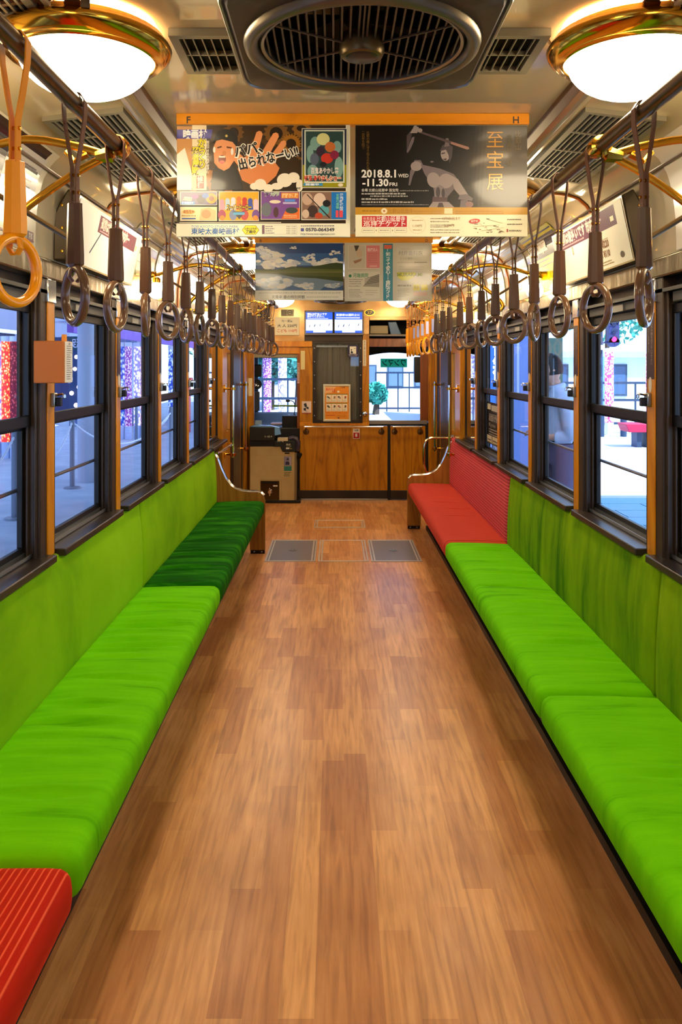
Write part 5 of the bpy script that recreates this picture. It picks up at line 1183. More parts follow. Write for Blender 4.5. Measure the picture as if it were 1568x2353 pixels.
def d_red(P, W, V):
    P.grid(20, 46, W-300, 98, '#3c1218'); P.grid(W-560, 50, W-60, 98, '#1e1a18'); P.grid(40, 50, 300, 74, '#6a1c20'); P.ell(300, 72, 60, 10, '#c8b48c', hold=True); P.grid(W-420, 38, W-330, 60, '#c8a24a', 1, 4)
    P.grid(W-300, 30, W-40, 90, '#d8d0c4', 3, 10)
    P.lay += 6
    for k in range(7): P.lines(W-270, 80-k*6.5, W-70, 1, 5, '#7a6c70', 1.6, .4, k)
    P.rect(W-270, 70, W-225, 74, '#4a3040'); P.rect(W-270, 44, W-235, 48, '#4a3040', hold=True)
    P.grid(20, 4, W-20, 6, '#8a6068', 1, 1); P.rect(W-70, 6, W-25, 14, '#6a4a54'); P.text('京都', W-66, 7, 5, '#d8ccb8', .02, w=34)
cove_poster(-1, 1.60, 2.62, 'glossy cream, black and dark red curved poster above the nearest left windows', d_red, '#ddd3b4')
def d_circle(P, W, V):
    P.lay += 4; cx, cy = 520, 56
    for i, ch in enumerate('市民しんぶんを読んで下さいあなたの声をお聞かせください'):
        a_ = radians(225-i*10.4); r_ = 230
        P.text(ch, cx+r_*cos(a_)*1.0, cy+r_*sin(a_)*.135, 4.6, '#3a3440', .02, w=26, anchor='c', hold=True)
    P.ring(cx, cy, .1, .2, '#3a3440') if False else None
    for k, (rx, ry) in enumerate(((60, 10), (50, 8.6))): P.ell(cx+20, cy+4, rx, ry, '#4a4048' if k == 0 else '#ded4c0', 20)
    P.ell(cx-20, cy+12, 26, 4, '#2c262c'); P.text('らんでん', 210, 24, 11, '#4e4c66', .10, w=230); P.lay += 3; P.text('らんでん', 210, 24, 11, '#e8e0d4', .0, w=230); P.lay += 2; P.text('トクトクきっぷ', 200, 10, 9, '#4e4c66', .05, w=270)
    P.lines(560, 16, 760, 3, 4, '#8a8288', 1.6, .3, 6); P.rect(150, 1, 190, 6, '#5a4c44')
cove_poster(1, 1.50, 2.56, 'glossy white curved poster with a ring of small writing above the nearest right windows', d_circle, '#e0d6c2', .02, .9)
def d_sky(P, W, V):
    P.grid(10, 12, W-10, 96, '#2a559c', 2, 12); P.lay += 4
    for q in ((90, 80, 60, 8), (200, 60, 70, 9), (120, 40, 60, 8), (260, 84, 50, 6), (280, 36, 60, 7), (60, 60, 34, 6)): P.ell(min(q[0], W-q[2]-12), q[1], q[2], q[3], '#d9cfbb')
def d_plain(c1, c2, txt=None):
    def f(P, W, V):
        P.grid(14, 54, W-14, 94, c1, 2, 8); P.lay += 3; P.rect(24, 18, W*.6, 30, c2)
        for k in range(3): P.lines(24, 48-k*8, W-30, 1, 5, '#7a7060', 1.8, .4, k)
        if txt: P.text(txt, 30, 62, 16, '#efe6d0', .05, w=W*.6)
    return f
cove_poster(-1, 3.78, 4.04, 'curved poster with green and dark marks just beyond the left route board', d_plain('#4c4840', '#2f7a4a'), '#c9bfa4')
cove_poster(-1, 4.35, 4.92, 'blue sky poster curving over the left windows beyond the second bracket', d_sky, '#cbc2ae')
cove_poster(-1, 5.10, 5.70, 'pale curved poster with pink marks on the left behind the sky poster', d_plain('#b8a08c', '#a85a60'), '#c7bc9e')
cove_poster(-1, 5.80, 6.30, 'farthest curved poster on the left, pale with a pink strip', d_plain('#a89c84', '#b06a5c'), '#c0b698')
cove_poster(1, 3.82, 4.40, 'black and yellow curved poster beyond the right route board', d_plain('#2b2927', '#d2c01e', '電車'), '#c8bc22')
cove_poster(1, 4.50, 4.92, 'grey blue curved poster on the right, behind the black and yellow one', d_plain('#7c8494', '#5a6474'), '#b9b3a4')
cove_poster(1, 5.12, 5.62, 'pale pink curved poster on the right beyond the copper rib', d_plain('#b8a098', '#b0707c'), '#c8bda6')
cove_poster(1, 5.75, 6.25, 'farthest curved poster on the right, pale green', d_plain('#9fae8c', '#7a8c6c'), '#b8b898')
# window info sheet stuck on the right pane
m = MB(); m.box(1.0850, 5.56, .93, 1.0870, 6.05, 1.235); o = tag(m.build('window_sheet', mat('black_sheet', '#15120f', .35)), 'black information sheet with white blocks stuck low on the far right window', 'notice')
P = Print(lambda u, v, l: (1.0848-EPS*l, 6.05-.49*u/100, .93+.305*v/100), .4)
P.rect(8, 82, 34, 96, '#cfc6a8'); P.rect(38, 80, 94, 94, '#b9b39c', hold=True); P.text('お忘れ物', 20, 56, 12, '#a8a294', .03, w=60); P.lines(20, 70, 90, 2, 6, '#8a8578', 3, .2, 4); P.text('Kyoto', 20, 42, 9, '#8a8578', .02, w=50); P.lines(20, 34, 92, 3, 6, '#a8a294', 3, .2, 8)
P.rect(6, 2, 42, 20, '#cfbf9c'); P.rect(46, 2, 94, 20, '#cfbf9c', hold=True); P.lines(10, 8, 38, 2, 7, '#4a4030', 4, .1, 3); P.lines(50, 8, 90, 2, 7, '#4a4030', 4, .1, 5); P.build('print', o)
# small tray wedges by the left bench
tag(MB().box(-.788, 3.14, .20, -.775, 3.17, .27).build('brass_tag', BRASS, bevel=.003), 'small brass tag on the heater box under the left bench', 'tag')

# ---------------------------------------------------------------- floor hatches
STRIP = mat('satin_hatch_trim', '#d6d2ca', .35, .6)
def hatch(x0, x1, y0, y1, lab, plate, knob=True, sides=2):
    r = thing('floor_hatch', lab, 'floor hatch', ((x0+x1)/2, (y0+y1)/2, 0), 'floor hatches')
    m = MB(); m.box(x0, y0, 0, x1, y1, .0022); m.build('plate', plate, r)
    for q in ((x0, y0, x1, y0+.022), (x0, y1-.022, x1, y1), (x0, y0+.022, x0+.012, y1-.022), (x1-.012, y0+.022, x1, y1-.022), (x0+.022, y0+.022, x0+.034, y1-.022), (x1-.034, y0+.022, x1-.022, y1-.022)):
        m = MB(); m.box(q[0], q[1], .0, q[2], q[3], .0045); m.build('trim_strip', STRIP, r, bevel=.001)
    if knob:
        c = ((x0+x1)/2, (y0+y1)/2, 0); m = MB(); m.lathe([(.034, .0022), (.034, .005), (.020, .006), (.018, .003), (0, .003)], 20, c); m.box(c[0]-.006, c[1]-.028, .003, c[0]+.006, c[1]+.028, .0065); m.build('recessed_handle', STEEL, r)
GP = mat('grey_vinyl_plate', '#7d7a80', .3, coat=.2)
hatch(-.595, -.205, 6.17, 6.93, 'grey floor hatch with a round handle, left of the row of three', GP)
hatch(-.185, .205, 6.17, 6.93, 'wood print floor hatch in the middle of the row of three', FLOORM, False)
hatch(.225, .615, 6.17, 6.93, 'grey floor hatch with a round handle, right of the row of three', GP)
hatch(-.25, .23, 7.46, 7.83, 'wood print floor hatch alone near the bulkhead', FLOORM, False)

# ================================================================ OUTSIDE
GZ = -.08
ASPH = mat('blue_grey_asphalt', '#b4bac8', .8); noise_col(ASPH, [(.3, '#a6aec0'), (.7, '#bcc3d2')], nscale=3)
PLAZA = mat('pale_paving', '#b9bcc0', .7)
m = MB(); m.box(-40, -12, GZ-.3, -1.25, 60, GZ); struct('platform_left', m, ASPH)
m = MB(); m.box(1.25, -12, GZ-.3, 60, 60, GZ); struct('platform_right', m, PLAZA)
m = MB(); m.box(-1.25, 10.4, GZ-.35, 1.25, 60, GZ-.01); struct('track_bed', m, PLAZA)
# tiled strip on the right platform near the tram
tl = tag(MB().box(1.25, 5.0, GZ, 5.6, 9.6, GZ+.004).build('tile_bed', mat('tile_joint', '#2c4250', .8)), kind='structure')
TM = mat('blue_grey_tile', '#6fa0b4', .6)
tmesh = None
for j in range(11):
    for i in range(5):
        x0 = 1.27+i*.86+(.43 if j % 2 else 0); y0 = 5.05+j*.41
        if x0+.84 > 5.6: continue
        if tmesh is None:
            m = MB(); m.box(0, 0, 0, .845, .398, .012); q = m.build('tile', TM, tl); tmesh = q.data
        else: q = bpy.data.objects.new('tile', tmesh); COL.objects.link(q); q.parent = tl
        q.location = (x0, y0, GZ+.004)
# canopies out of view above the platforms, sized to block sun and sky light
for nm, q in (('shade_canopy_left', (-5.6, -8, 3.5, -.9, 34, 3.65)), ('shade_canopy_right', (2.0, -8, 3.5, 7.0, 8.0, 3.65))):
    m = MB(); m.box(*q); struct(nm, m, mat('canopy_grey', '#8a90a0', .7))
WHP = mat('white_painted_steel', '#b8bccc', .5); GYP = mat('grey_post', '#7f8797', .5, .2); BLU = mat('deep_blue_panel', '#27406e', .5)
def cyl(name, lab, cat, x, y, z0, z1, r, mt, group=None, n=20):
    m = MB(); m.lathe([(0, z0), (r, z0), (r, z1), (0, z1)], n, (x, y, 0)); return tag(m.build(name, mt), lab, cat, group)
def lit_cloth(name, c1, c2, c3, e=1.2, sc=22):
    m = mat(name, c2, .5); nt, N, L, b = nodes(m); mp = coordmap(N, L, (1, 1, .8)); v = N.new('ShaderNodeTexVoronoi'); v.inputs['Scale'].default_value = sc
    L.new(mp.outputs[0], v.inputs['Vector']); r = ramp(N, [(.1, c1), (.35, c2), (.62, c3)]); L.new(v.outputs['Distance'], r.inputs[0]); L.new(r.outputs[0], b.inputs['Base Color']); L.new(r.outputs[0], b.inputs['Emission Color']); b.inputs['Emission Strength'].default_value = e; return m
KO = lit_cloth('lit_orange_cloth', '#fff0c0', '#f58040', '#c02c30', .6, 26); KR = lit_cloth('lit_red_cloth', '#e07070', '#9c2c3c', '#6a1c30', .2, 26); KB = lit_cloth('lit_blue_cloth', '#f4f6ff', '#8fb0f0', '#1c3ca0', .35, 18); KW = lit_cloth('lit_white_cloth', '#ffffff', '#e8ecff', '#7c78c8', .4, 18); KP = lit_cloth('lit_purple_cloth', '#ffffff', '#c0a8f0', '#7a3c8c', .3, 30); KRW = lit_cloth('lit_pink_cloth', '#ffffff', '#f4c8dc', '#b03c6c', .35, 24)
CLR = mat('clear_acrylic', '#c8d4f4', .15)
def kimono(x, y, mt, lab, h=2.0, r=.085, grp='kimono cloth lamp pillars'):
    o = thing('cloth_lamp_pillar', lab, 'lamp pillar', (x, y, GZ), grp)
    m = MB(); m.lathe([(0, .0), (r, 0), (r, .28), (0, .28)], 18, (x, y, GZ)); m.build('clear_foot', CLR, o)
    m = MB(); m.lathe([(0, .28), (r, .28), (r, h), (0, h)], 18, (x, y, GZ)); m.build('cloth_tube', mt, o)
    m = MB(); m.lathe([(0, h), (r+.006, h), (r+.006, h+.09), (0, h+.09)], 18, (x, y, GZ)); m.build('white_cap', mat('white_cap', '#e4e8f8', .4), o)
ks = [(-.1, 'A', KO), (0, 'x', KR)]
left = [(13.8, -6.05, KR, 'white and red'), (13.8, -5.70, KO, 'brightly lit orange'), (13.8, -5.555, KR, 'dark red'), (13.8, -5.85, KW, 'white'),
        (17.4, -4.68, KB, 'blue and white'), (17.4, -4.52, KP, 'violet'), (17.6, -4.38, KW, 'white leafy'), (17.6, -4.22, KRW, 'pink and red'),
        (20.0, -4.12, KB, 'blue and violet, by the red post box,'), (20.2, -3.96, KW, 'white and blue, by the red post box,'), (24, -4.15, KP, 'far violet'), (25, -3.95, KB, 'far blue')]
nm_ = ['leftmost red', 'brightly lit orange', 'dark red', 'leftmost white', 'blue brush patterned', 'violet patterned', 'white leaf patterned', 'pink dotted', 'blue, nearer the red post box', 'white, nearer the red post box', 'far violet', 'far blue']
for (y, x, mt, _), l in zip(left, nm_): kimono(x, y, mt, 'cloth lamp pillar on the left platform, '+l, r=.070 if y < 15 else .075)
# stanchions with a white chain
CHN = mat('white_plastic_chain', '#dfe4f4', .5)
st = [(-3.45, 10.4), (-3.36, 8.3), (-3.34, 6.2), (-2.62, 12.6), (-4.2, 16.8), (-2.5, 15.4)]
for i, (x, y) in enumerate(st):
    r = thing('chain_post', ['grey chain post beside the white column', 'grey chain post nearest the lit orange pillar', 'grey chain post hidden low at the far left', 'slim grey chain post in front of the red post box', 'far grey chain post by the blue lamp pillars', 'farthest grey chain post'][i], 'post', (x, y, GZ), 'chain posts')
    m = MB(); m.lathe([(0, 0), (.032, 0), (.032, .92), (.03, .94), (0, .94)], 12, (x, y, GZ)); m.build('post', GYP, r)
    m = MB(); m.lathe([(0, 0), (.11, 0), (.10, .02), (0, .03)], 16, (x, y, GZ)); m.build('foot', GYP, r)
for i, (a_, b_) in enumerate((((-3.45, 10.4), (-3.36, 8.3)), ((-3.36, 8.3), (-3.34, 6.2)), ((-2.62, 12.6), (-3.45, 10.4)), ((-4.2, 16.8), (-2.62, 12.6)))):
    m = MB(); d_ = math.hypot(b_[0]-a_[0], b_[1]-a_[1]); n = int(d_/.055)
    for k in range(n):
        t0, t1 = k/n, (k+1.25)/n
        P0 = [Vector((lrp(a_[0], b_[0], t), lrp(a_[1], b_[1], t), GZ+.86-.38*4*t*(1-t))) for t in (t0, min(1, t1))]
        m.tube([P0[0], (P0[0]+P0[1])/2, P0[1]], [.008, .016, .008], 5)
    o = tag(m.build('white_chain', CHN), ['white chain in front of the white column', 'white chain below the orange lamp pillars', 'white chain right of the column', 'white chain below the blue lamp pillars'][i], 'chain', 'white chains', 'stuff')
cyl('white_column', 'thick white column on the left platform with a notice board beside it', 'column', -3.44, 11.0, GZ, 3.3, .13, WHP)
cyl('grey_column', 'slim grey column behind the white one on the left platform', 'column', -4.5, 12.4, GZ, 3.3, .07, GYP)
tag(MB().box(-3.30, 10.95, GZ, -3.22, 11.05, .95).build('column_cabinet', GYP), 'narrow grey cabinet at the right of the white column', 'cabinet')
r = thing('shop_board', 'dark blue shop board with a steam mark and small round lamps, left platform', 'sign', (-4.4, 13.4, 1))
m = MB(); m.box(-4.75, 13.4, .6, -4.05, 13.46, 1.98); m.build('panel', BLU, r)
P = Print(lambda u, v, l: (-4.75+.7*u/100, 13.399-.002*l, .6+1.45*v/100), .5); P.text('♨', 30, 45, 12, '#e8ecff', .0); P.rect(20, 80, 90, 96, '#1f4a5c'); P.text('足湯', 45, 84, 8, '#d0dcf4', .02); P.build('lettering', r)
r_ = random.Random(2)
for k in range(14):
    m = MB(); rr = r_.uniform(.025, .05); c = (-4.5+.5*r_.random(), 13.34, .55+k*.1); m.lathe([(0, -rr), (rr*.7, -rr*.7), (rr, 0), (rr*.7, rr*.7), (0, rr)], 10, c); m.build('round_lamp', mat('lit_pink_bulb', '#ffffff', .4, emit='#ffd8d8', estr=.8), r)
r = thing('roller_shutter', 'pale blue white roller shutter at the back of the left platform', 'shutter', (-4.4, 14.2, 1))
for k in range(13):
    m = MB(); m.box(-4.6, 14.2, .4+k*.13, -4.22, 14.23, .52+k*.13); m.build('slat', mat('pale_shutter', '#b9c4e4', .5), r)
# left buildings and eaves
m = MB(); m.box(-9.5, -6, GZ, -9, 40, 4.0); struct('station_wall', m, mat('station_wall_blue_grey', '#5c6480', .7))
for i, (x0, y0, z0, x1, y1, z1, c, l) in enumerate(((-9.0, 9, GZ, -8.2, 12.2, 2.4, '#8a93b4', 'pale grey kiosk front deep behind the left platform'), (-8.9, 14.5, GZ, -7.2, 18, 2.2, '#4c5474', 'dark grey booth behind the orange lamp pillars'), (-7.0, 21, GZ, -5.4, 24, 2.6, '#6a7aa8', 'blue grey shop unit behind the blue lamp pillars'), (-6.9, 11.6, GZ, -6.3, 12.6, .9, '#9aa4c8', 'low pale counter behind the white column'))):
    r = thing('kiosk', l, 'kiosk', ((x0+x1)/2, (y0+y1)/2, z0)); m = MB(); m.box(x0, y0, z0, x1, y1, z1); m.build('body', mat('kiosk_%d' % i, c, .6), r, bevel=.02)
    m = MB(); m.box(x0-.1, y0-.1, z1, x1+.15, y1+.1, z1+.08); m.build('roof', WHP, r)
    for k in range(3):
        if z1 < 1.5: break
        m = MB(); w_ = (y1-y0)/3; m.box(x1-.02, y0+w_*k+.1, .5, x1+.03, y0+w_*(k+1)-.1, z1-.5); m.build('window', mat('kiosk_glass', '#9fb4e4', .2), r)
r = thing('eaves_banner', 'long violet eaves board with a white gutter above the blue lamp pillars', 'canopy', (-4, 18, 2.1))
m = MB(); m.box(-4.05, 12.0, 2.0, -3.95, 27, 2.17); m.build('violet_board', mat('violet_board', '#8c5cc0', .5), r)
m = MB(); m.box(-4.4, 12.0, 2.17, -3.93, 27, 2.25); m.build('white_gutter', mat('white_gutter', '#dfe4f8', .5), r)
for k in range(9):
    m = MB(); m.box(-4.3, 12.4+k*1.7, 2.25, -4.0, 12.9+k*1.7, 2.42); m.build('bracket_block', BLU, r)
m = MB(); m.box(-3.75, 19.0, GZ, -3.5, 19.25, 1.15); m.box(-3.80, 18.95, 1.15, -3.45, 19.3, 1.22); tag(m.build('post_box', mat('red_post_box', '#c8102c', .4), bevel=.02), 'red post box on the left platform', 'post box')
cyl('white_column', 'slim white column behind the red post box', 'column', -4.75, 19.5, GZ, 3.2, .10, WHP)
def tree(x, y, h, r_, lab, c='#2f6e62', n=900, seed=1, flat=1):
    o = thing('tree', lab, 'tree', (x, y, GZ), 'trees around the station'); m = MB(); m.tube([(x, y, GZ), (x+.05, y, GZ+h*.6)], [.12, .07], 7); m.build('trunk', mat('bark', '#4a3d34', .9), o)
    R_ = random.Random(seed); vs = []; fs = []
    for k in range(n):
        while True:
            p = Vector((R_.uniform(-1, 1), R_.uniform(-1, 1), R_.uniform(-1, 1)))
            if .35 < p.length < 1: break
        c_ = Vector((x+p.x*r_, y+p.y*r_, GZ+h*.72+p.z*h*.34)); a_ = Vector((R_.uniform(-1, 1), R_.uniform(-1, 1), R_.uniform(-1, 1))).normalized()*.13; b_ = a_.cross(Vector((R_.uniform(-1, 1), R_.uniform(-1, 1), R_.uniform(-1, 1)))).normalized()*.09
        i = len(vs); vs += [c_-a_, c_+b_, c_+a_, c_-b_]; fs.append((i, i+1, i+2, i+3))
    m = MB(); m.add(vs, fs); q = m.build('foliage', mat('leaves_'+c.strip('#'), c, .7), o, smooth=0); q['kind'] = 'stuff'
for k, a_ in enumerate(((-6.0, 36, 5.0, 2.2, 'dark green tree far behind the left platform'), (-12.0, 36, 5.5, 2.6, 'broad dark tree at the far left'), (-2.35, 29, 2.5, 1.1, 'green tree straight ahead, seen in the driver window'), (-1.5, 31, 2.7, 1.0, 'green tree ahead, right side of the driver window'), (10.4, 31, 6.0, 2.0, 'teal green tree above the station wall on the right'), (16, 34, 6.0, 2.4, 'wide tree at the far right'), (1.28, 26.3, .95, .36, 'low bush by the fence ahead'))): tree(*a_, seed=k, c='#3f8c80' if k < 4 else '#3a9a88')
# ahead of the tram: railings, lamp pillars, gate, buildings
BLM = mat('dark_blue_rail', '#26384f', .5, .2)
def railing(x0, x1, y, h, lab, n, name='railing'):
    r = thing(name, lab, 'railing', ((x0+x1)/2, y, GZ), 'railings ahead of the tram')
    for z in (h, h*.62, .12): m = MB(); m.box(x0, y-.025, GZ+z-.03, x1, y+.025, GZ+z+.03); m.build('rail', BLM, r)
    for k in range(n+1):
        x = lrp(x0, x1, k/n); m = MB(); m.box(x-.02, y-.02, GZ, x+.02, y+.02, GZ+h); m.build('post', BLM, r)
railing(-3.1, -.6, 20.0, 1.25, 'blue railing ahead, seen through the driver window', 4)
railing(1.35, 2.9, 27.8, 1.35, 'dark railing gate straight ahead in the right windscreen', 4, 'gate_railing')
railing(3.2, 12, 20.5, 1.15, 'railing behind the red bench', 14)
for k in range(4): kimono(-2.75+k*.42, 22, [KW, KW, KP, KW][k], ['first white', 'second white', 'violet', 'fourth white'][k]+' cloth lamp pillar seen ahead through the driver window', 2.2, .12)
for k in range(2): kimono(6.25+k*.95, 18.5, KRW, ['pink cloth lamp pillar left of the red bench', 'pink cloth lamp pillar above the red bench'][k], 1.9, .10)
cyl('blue_pole', 'thick blue pole ahead in the driver window', 'pole', -1.75, 15, GZ, 3.2, .06, mat('blue_pole_paint', '#2a64b8', .5))
def house(name, lab, x0, y0, x1, y1, z1, c, nwx=0, wc='#5a7088', cat='building'):
    r = thing(name, lab, cat, ((x0+x1)/2, (y0+y1)/2, GZ)); m = MB(); m.box(x0, y0, GZ, x1, y1, z1); m.build('wall', mat('wall_'+c.strip('#'), c, .7), r)
    m = MB(); m.box(x0-.2, y0-.3, z1, x1+.2, y1, z1+.18); m.build('roof', mat('roof_slab', '#8fa6c4', .6), r)
    for k in range(nwx):
        w_ = (x1-x0)/nwx; xa, xb = x0+w_*k+w_*.2, x0+w_*(k+1)-w_*.2
        for z in ([.6] if z1 < 2.6 else [.6, 2.4]):
            m = MB(); m.box(xa, y0-.04, z, xb, y0+.02, z+.95); f = m.build('window', mat('frame_dark', '#33475c', .5), r); m = MB(); m.box(xa+.06, y0-.05, z+.06, xb-.06, y0-.03, z+.89); m.build('pane', mat('pane_'+wc.strip('#'), wc, .15), f)
house('pale_house', 'pale house straight ahead behind the gate railing', .8, 34, 4.2, 38, 4.2, '#c8ccd4', 3)
house('pale_house', 'pale low house far ahead left', -6, 40, -1, 44, 3.0, '#c4cad6', 4)
house('station_block', 'long low white station block behind the railing on the right', 5.5, 24, 16, 27, 1.75, '#c4d6de', 6, '#3c5674')
house('pale_house', 'tall pale building at the right of the plaza', 17, 22, 24, 30, 6, '#b8c4d4', 4)
tag(MB().box(2.75, 12.0, GZ, 2.95, 26.5, 2.3).build('platform_screen', mat('lilac_blue_screen', '#8ea6e6', .5), bevel=.01), 'lilac blue screen wall ahead at the right of the windscreen', 'screen wall')
# signal, bench, bollards on the right
r = thing('signal_light', 'dark three lamp signal glowing red on a pole, right platform', 'signal', (6.6, 20, GZ))
m = MB(); m.tube([(6.55, 20, GZ), (6.55, 20, 2.9)], .05, 10); m.build('pole', BLM, r)
m = MB(); m.box(6.72, 19.9, 2.08, 6.98, 20.1, 2.62); m.lathe([(0, 0), (.13, 0), (.13, .2), (0, .2)], 18, (6.85, 19.9, 2.62), 'y'); m.lathe([(0, 0), (.13, 0), (.13, .2), (0, .2)], 18, (6.85, 19.9, 2.10), 'y'); m.tube([(6.55, 20, 2.08), (6.85, 20, 2.1)], .03, 6); m.build('housing', mat('signal_navy', '#232c5a', .5), r)
for k, (c_, e_) in enumerate((('#ff2860', 1.6), ('#1c2a4c', 0), ('#1c2a4c', 0))):
    m = MB(); m.lathe([(0, -.01), (.06, 0), (.065, .02)], 16, (6.85, 19.88, 2.16+k*.19), 'y'); m.build('lens', mat('lens_%d' % k, c_, .3, emit=c_, estr=e_), r)
    m = MB(); m.tube([(6.85+.075*cos(t), 19.84, 2.16+k*.19+.075*sin(t)) for t in [pi*j/8 for j in range(9)]], .012, 5); m.build('hood', BLM, r)
tag(MB().box(6.35, 19.9, 1.9, 6.62, 19.93, 2.02).build('small_white_sign', WHP), 'small white sign on the signal pole', 'sign')
r = thing('red_bench', 'bright red bench on two dark legs on the right platform', 'bench', (6.0, 15.8, GZ))
m = MB(); m.prism([(5.55, .38), (5.62, .22), (7.3, .22), (7.3, .38)], 15.5, 16.0); m.build('seat', mat('magenta_red_cloth', '#a01038', .6), r, bevel=.01)
for x in (5.80, 5.98, 7.0): m = MB(); m.box(x, 15.6, GZ, x+.09, 15.9, .24); m.build('leg', BLM, r)
for k, x in enumerate((5.9, 6.4)): cyl('bollard', ['left dark bollard behind the red bench', 'right dark bollard behind the red bench'][k], 'bollard', x, 18.0, GZ, .42, .07, BLM, 'dark bollards')
cyl('blue_drum_sign', 'tall translucent blue banner pillar left of the red bench', 'banner', 7.1, 21.5, GZ, 1.75, .2, mat('translucent_blue', '#6c94d8', .4))
# pale panel, blue sign board
r = thing('pale_column', 'broad pale blue column close outside the right windows', 'column', (1.86, 8.6, GZ))
m = MB(); m.box(1.70, 8.5, GZ, 2.02, 8.8, 3.2); m.build('shaft', mat('pale_blue_column', '#8ea6ea', .5), r, bevel=.01)
P = Print(lambda u, v, l: (1.70+.32*u/100, 8.499-EPS*4*l, GZ+3.28*v/100), .5); P.rect(52, 38, 60, 62, '#dfe8fa'); P.rect(20, 26, 36, 38, '#d2ecf0'); P.vtext('嵐山駅', 28, 36, 3.4, '#3c6a8c', .02); P.build('print', r)
r = thing('blue_sign_board', 'blue platform sign with a white block and large white letters, right platform', 'sign', (1.78, 9.6, GZ))
m = MB(); m.box(1.70, 9.5, .9, 1.98, 9.56, 2.15); m.build('panel', mat('vivid_blue_sign', '#2c5cc4', .5), r)
m = MB(); m.tube([(1.84, 9.56, GZ), (1.84, 9.56, .92)], .03, 8); m.build('leg', GYP, r)
P = Print(lambda u, v, l: (1.70+.28*u/100, 9.499-EPS*4*l, .9+1.25*v/400), .5); P.rect(20, 330, 100, 362, '#e8eefc'); P.rect(0, 270, 100, 320, '#22201f'); P.text('A13', 20, 285, 22, '#b8b4a8', .03, w=60); P.text('京', 62, 210, 60, '#f4f8ff', .03, w=50, anchor='c'); P.text('都', 62, 145, 60, '#f4f8ff', .03, w=50, anchor='c'); P.vtext('あらしやま', 14, 240, 14, '#c8dcff', .01); P.build('print', r)
tag(MB().box(2.3, 11.5, GZ, 3.2, 11.7, 1.9).build('dark_hedge_screen', mat('dark_green_screen', '#28423e', .8)), 'dark green screen behind the standing man', 'screen wall')

# ---------------------------------------------------------------- the standing man outside the right window
mx_, my_ = 1.765, 6.50
man = thing('person', 'man in a pale blue shirt and dark trousers standing outside the right window, facing left', 'person', (mx_, my_, GZ))
def ell_tube(m, path, rs, n=14):
    vs = []; fs = []
    for (x, y, z), (rx, ry) in zip(path, rs):
        for k in range(n): t = 2*pi*k/n; vs.append((x+rx*cos(t), y+ry*sin(t), z))
    for i in range(len(path)-1):
        for k in range(n): fs.append((i*n+k, i*n+(k+1) % n, (i+1)*n+(k+1) % n, (i+1)*n+k))
    fs += [tuple(range(n))[::-1], tuple(range(len(vs)-n, len(vs)))]; m.add(vs, fs)
def remesh(o, v=.009, sm=2):
    a = o.modifiers.new('remesh', 'REMESH'); a.mode = 'VOXEL'; a.voxel_size = v; a.use_smooth_shade = True
    b = o.modifiers.new('smooth', 'SMOOTH'); b.factor = .5; b.iterations = sm
def W(p): return [(mx_+x, my_+y, GZ+z) for x, y, z in p]
SKIN = mat('skin', '#d8a48e', .5); SHIRT = mat('pale_blue_shirt', '#c8daf8', .8); TROU = mat('dark_plum_trousers', '#6c6684', .8); HAIR = mat('black_hair', '#0c0c10', .6)
m = MB()   # body: neck, head, arms, legs as one surface (faces -x, head bowed)
ell_tube(m, W([(-.035, 0, 1.36), (-.045, 0, 1.42), (-.06, 0, 1.47)]), [(.055, .055), (.052, .05), (.06, .055)])
hx, hz = -.085, 1.555
vs = []; fs = []; nu, nv = 28, 22
for j in range(nv+1):
    ph = pi*j/nv
    for i in range(nu):
        th = 2*pi*i/nu; x, y, z = sin(ph)*cos(th), sin(ph)*sin(th), cos(ph)
        f = 1.0
        X, Y_, Z = x*.098, y*.076, z*.118
        if z < -.2: X *= 1+.10*(-x); Y_ *= .86+.1*z
        face = max(0, -x)
        if face > .85 and -.35 < z < .12: X -= .022*math.exp(-(y/.16)**2)*math.exp(-((z+.18)/.13)**2)      # nose
        if face > .5 and .02 < z < .22: X += .007*math.exp(-((abs(y)-.36)/.2)**2)                       # eye sockets
        if face > .6 and -.62 < z < -.48: X -= .006*math.exp(-(y/.3)**2)                                # lips
        if face > .4 and z < -.75: X -= .010
        c_, s_ = cos(.22), sin(.22); vs.append((mx_+hx+X*c_+Z*s_*-.6, my_+Y_, GZ+hz+Z*c_+X*s_*.6))
for j in range(nv):
    for i in range(nu): fs.append((j*nu+i, (j+1)*nu+i, (j+1)*nu+(i+1) % nu, j*nu+(i+1) % nu))
m.add(vs, fs)
for sy in (-1, 1):   # ears
    m.lathe([(0, -.012), (.014, -.008), (.02, .0), (.014, .010), (0, .012)], 12, (mx_+hx+.012, my_+sy*.072, GZ+hz-.008), 'y')
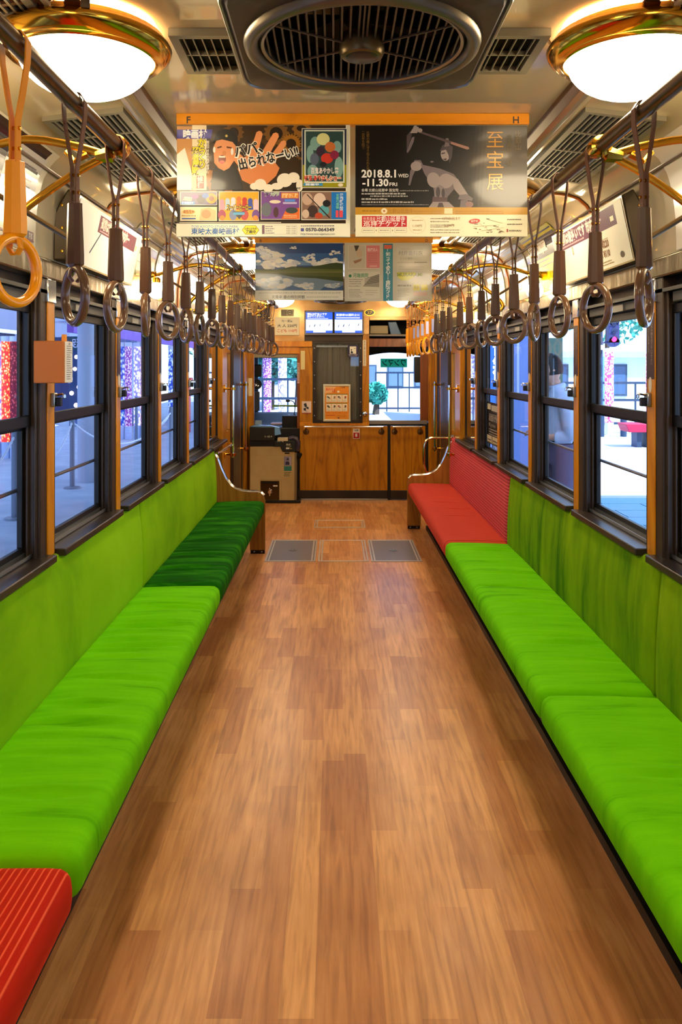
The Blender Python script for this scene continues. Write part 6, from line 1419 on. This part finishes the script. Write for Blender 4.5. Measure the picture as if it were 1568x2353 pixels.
for sy in (-1, 1):
    sh = (-.01, sy*.185, 1.31); el = (.02, sy*.235, 1.03); wr_ = (-.13, sy*.16, 1.02)
    m.tube(W([sh, ((sh[0]+el[0])/2, (sh[1]+el[1])/2, (sh[2]+el[2])/2), el]), [.048, .044, .036], 12); m.tube(W([el, (-.06, sy*.2, 1.02), wr_]), [.036, .034, .024], 12)
    m.tube(W([wr_, (-.17, sy*.15, 1.03), (-.20, sy*.145, 1.035)]), [.024, .034, .026], 10, flat=(.6, 1.0))
    for k in range(4):
        b0 = (-.195, sy*.145+(k-1.5)*.017, 1.04); m.tube(W([b0, (-.235+.004*k, b0[1], 1.045), (-.255+.004*k, b0[1], 1.02), (-.245, b0[1], 1.0)]), [.0095, .009, .0085, .007], 7)
    m.tube(W([(-.16, sy*.125, 1.04), (-.19, sy*.105, 1.06), (-.22, sy*.105, 1.062)]), [.011, .010, .008], 7)
    m.tube(W([(.02, sy*.095, .90), (.015, sy*.10, .50), (.03, sy*.10, .10)]), [.085, .058, .040], 12)
    m.tube(W([(.04, sy*.10, .05), (-.06, sy*.105, .035), (-.15, sy*.11, .03)]), [.045, .04, .03], 10)
body = m.build('body', SKIN, man, smooth=80); remesh(body, .007, 2)
m = MB()
ell_tube(m, W([(.0, 0, .97), (.0, 0, 1.05), (.005, 0, 1.15), (.01, 0, 1.25), (.0, 0, 1.33), (-.01, 0, 1.375), (-.03, 0, 1.405)]), [(.135, .175), (.138, .178), (.132, .175), (.128, .19), (.115, .195), (.085, .14), (.066, .07)], 24)
for sy in (-1, 1):
    m.tube(W([(-.01, sy*.17, 1.325), (.0, sy*.21, 1.2), (.02, sy*.235, 1.05), (.015, sy*.235, 1.01)]), [.07, .068, .062, .055], 14); m.tube(W([(.02, sy*.235, 1.03), (-.03, sy*.215, 1.02), (-.09, sy*.18, 1.02)]), [.055, .05, .045], 12)
m.tube(W([(-.035+.06*cos(t), .06*sin(t), 1.42+.012*cos(t)) for t in [2*pi*k/20 for k in range(20)]]), .014, 8, closed=True)
sh_ = m.build('shirt', SHIRT, man, smooth=80); remesh(sh_, .010, 2)
dt = bpy.data.textures.new('folds', 'CLOUDS'); dt.noise_scale = .16; dm = sh_.modifiers.new('folds', 'DISPLACE'); dm.texture = dt; dm.strength = .022; dm.mid_level = .5
m = MB(); ell_tube(m, W([(.01, 0, .80), (.01, 0, .88), (.005, 0, .94), (.0, 0, .99)]), [(.135, .172), (.142, .176), (.134, .17), (.13, .168)], 24)
for sy in (-1, 1): m.tube(W([(.015, sy*.088, .90), (.01, sy*.095, .70), (.0, sy*.098, .50), (.02, sy*.10, .28), (.03, sy*.10, .07)]), [.105, .095, .080, .072, .068], 16)
tr_ = m.build('trousers', TROU, man, smooth=80); remesh(tr_, .011, 2); dm = tr_.modifiers.new('folds', 'DISPLACE'); dm.texture = dt; dm.strength = .02
m = MB(); m.tube(W([(.0+.137*cos(t), .172*sin(t), .975) for t in [2*pi*k/28 for k in range(28)]]), .013, 6, closed=True, flat=(.5, 1)); m.build('belt', BLACKR, man)
m = MB(); vs = []; fs = []
for j in range(13):   # cap of hair over the back and top of the skull
    ph = pi*.64*j/12
    for i in range(28):
        th = 2*pi*i/28; x, y, z = sin(ph)*cos(th), sin(ph)*sin(th), cos(ph)
        if x < -.25 and z < .45: k = .78
        else: k = 1.0
        lim = .99 if k == 1 else k
        X, Y_, Z = x*.106*lim, y*.083*lim, z*.127; c_, s_ = cos(.22), sin(.22)
        vs.append((mx_+hx+.006+X*c_+Z*s_*-.6, my_+Y_, GZ+hz+.006+Z*c_+X*s_*.6))
for j in range(12):
    for i in range(28): fs.append((j*28+i, (j+1)*28+i, (j+1)*28+(i+1) % 28, j*28+(i+1) % 28))
m.add(vs, fs); m.build('hair', HAIR, man, smooth=80)
for sy in (-1, 1):
    m = MB(); m.tube(W([(.07, sy*.10, .035), (.02, sy*.10, .05), (-.08, sy*.105, .045), (-.17, sy*.11, .03), (-.2, sy*.11, .025)]), [.04, .052, .048, .04, .02], 12); m.build('shoe', BLACKM, man, smooth=80)
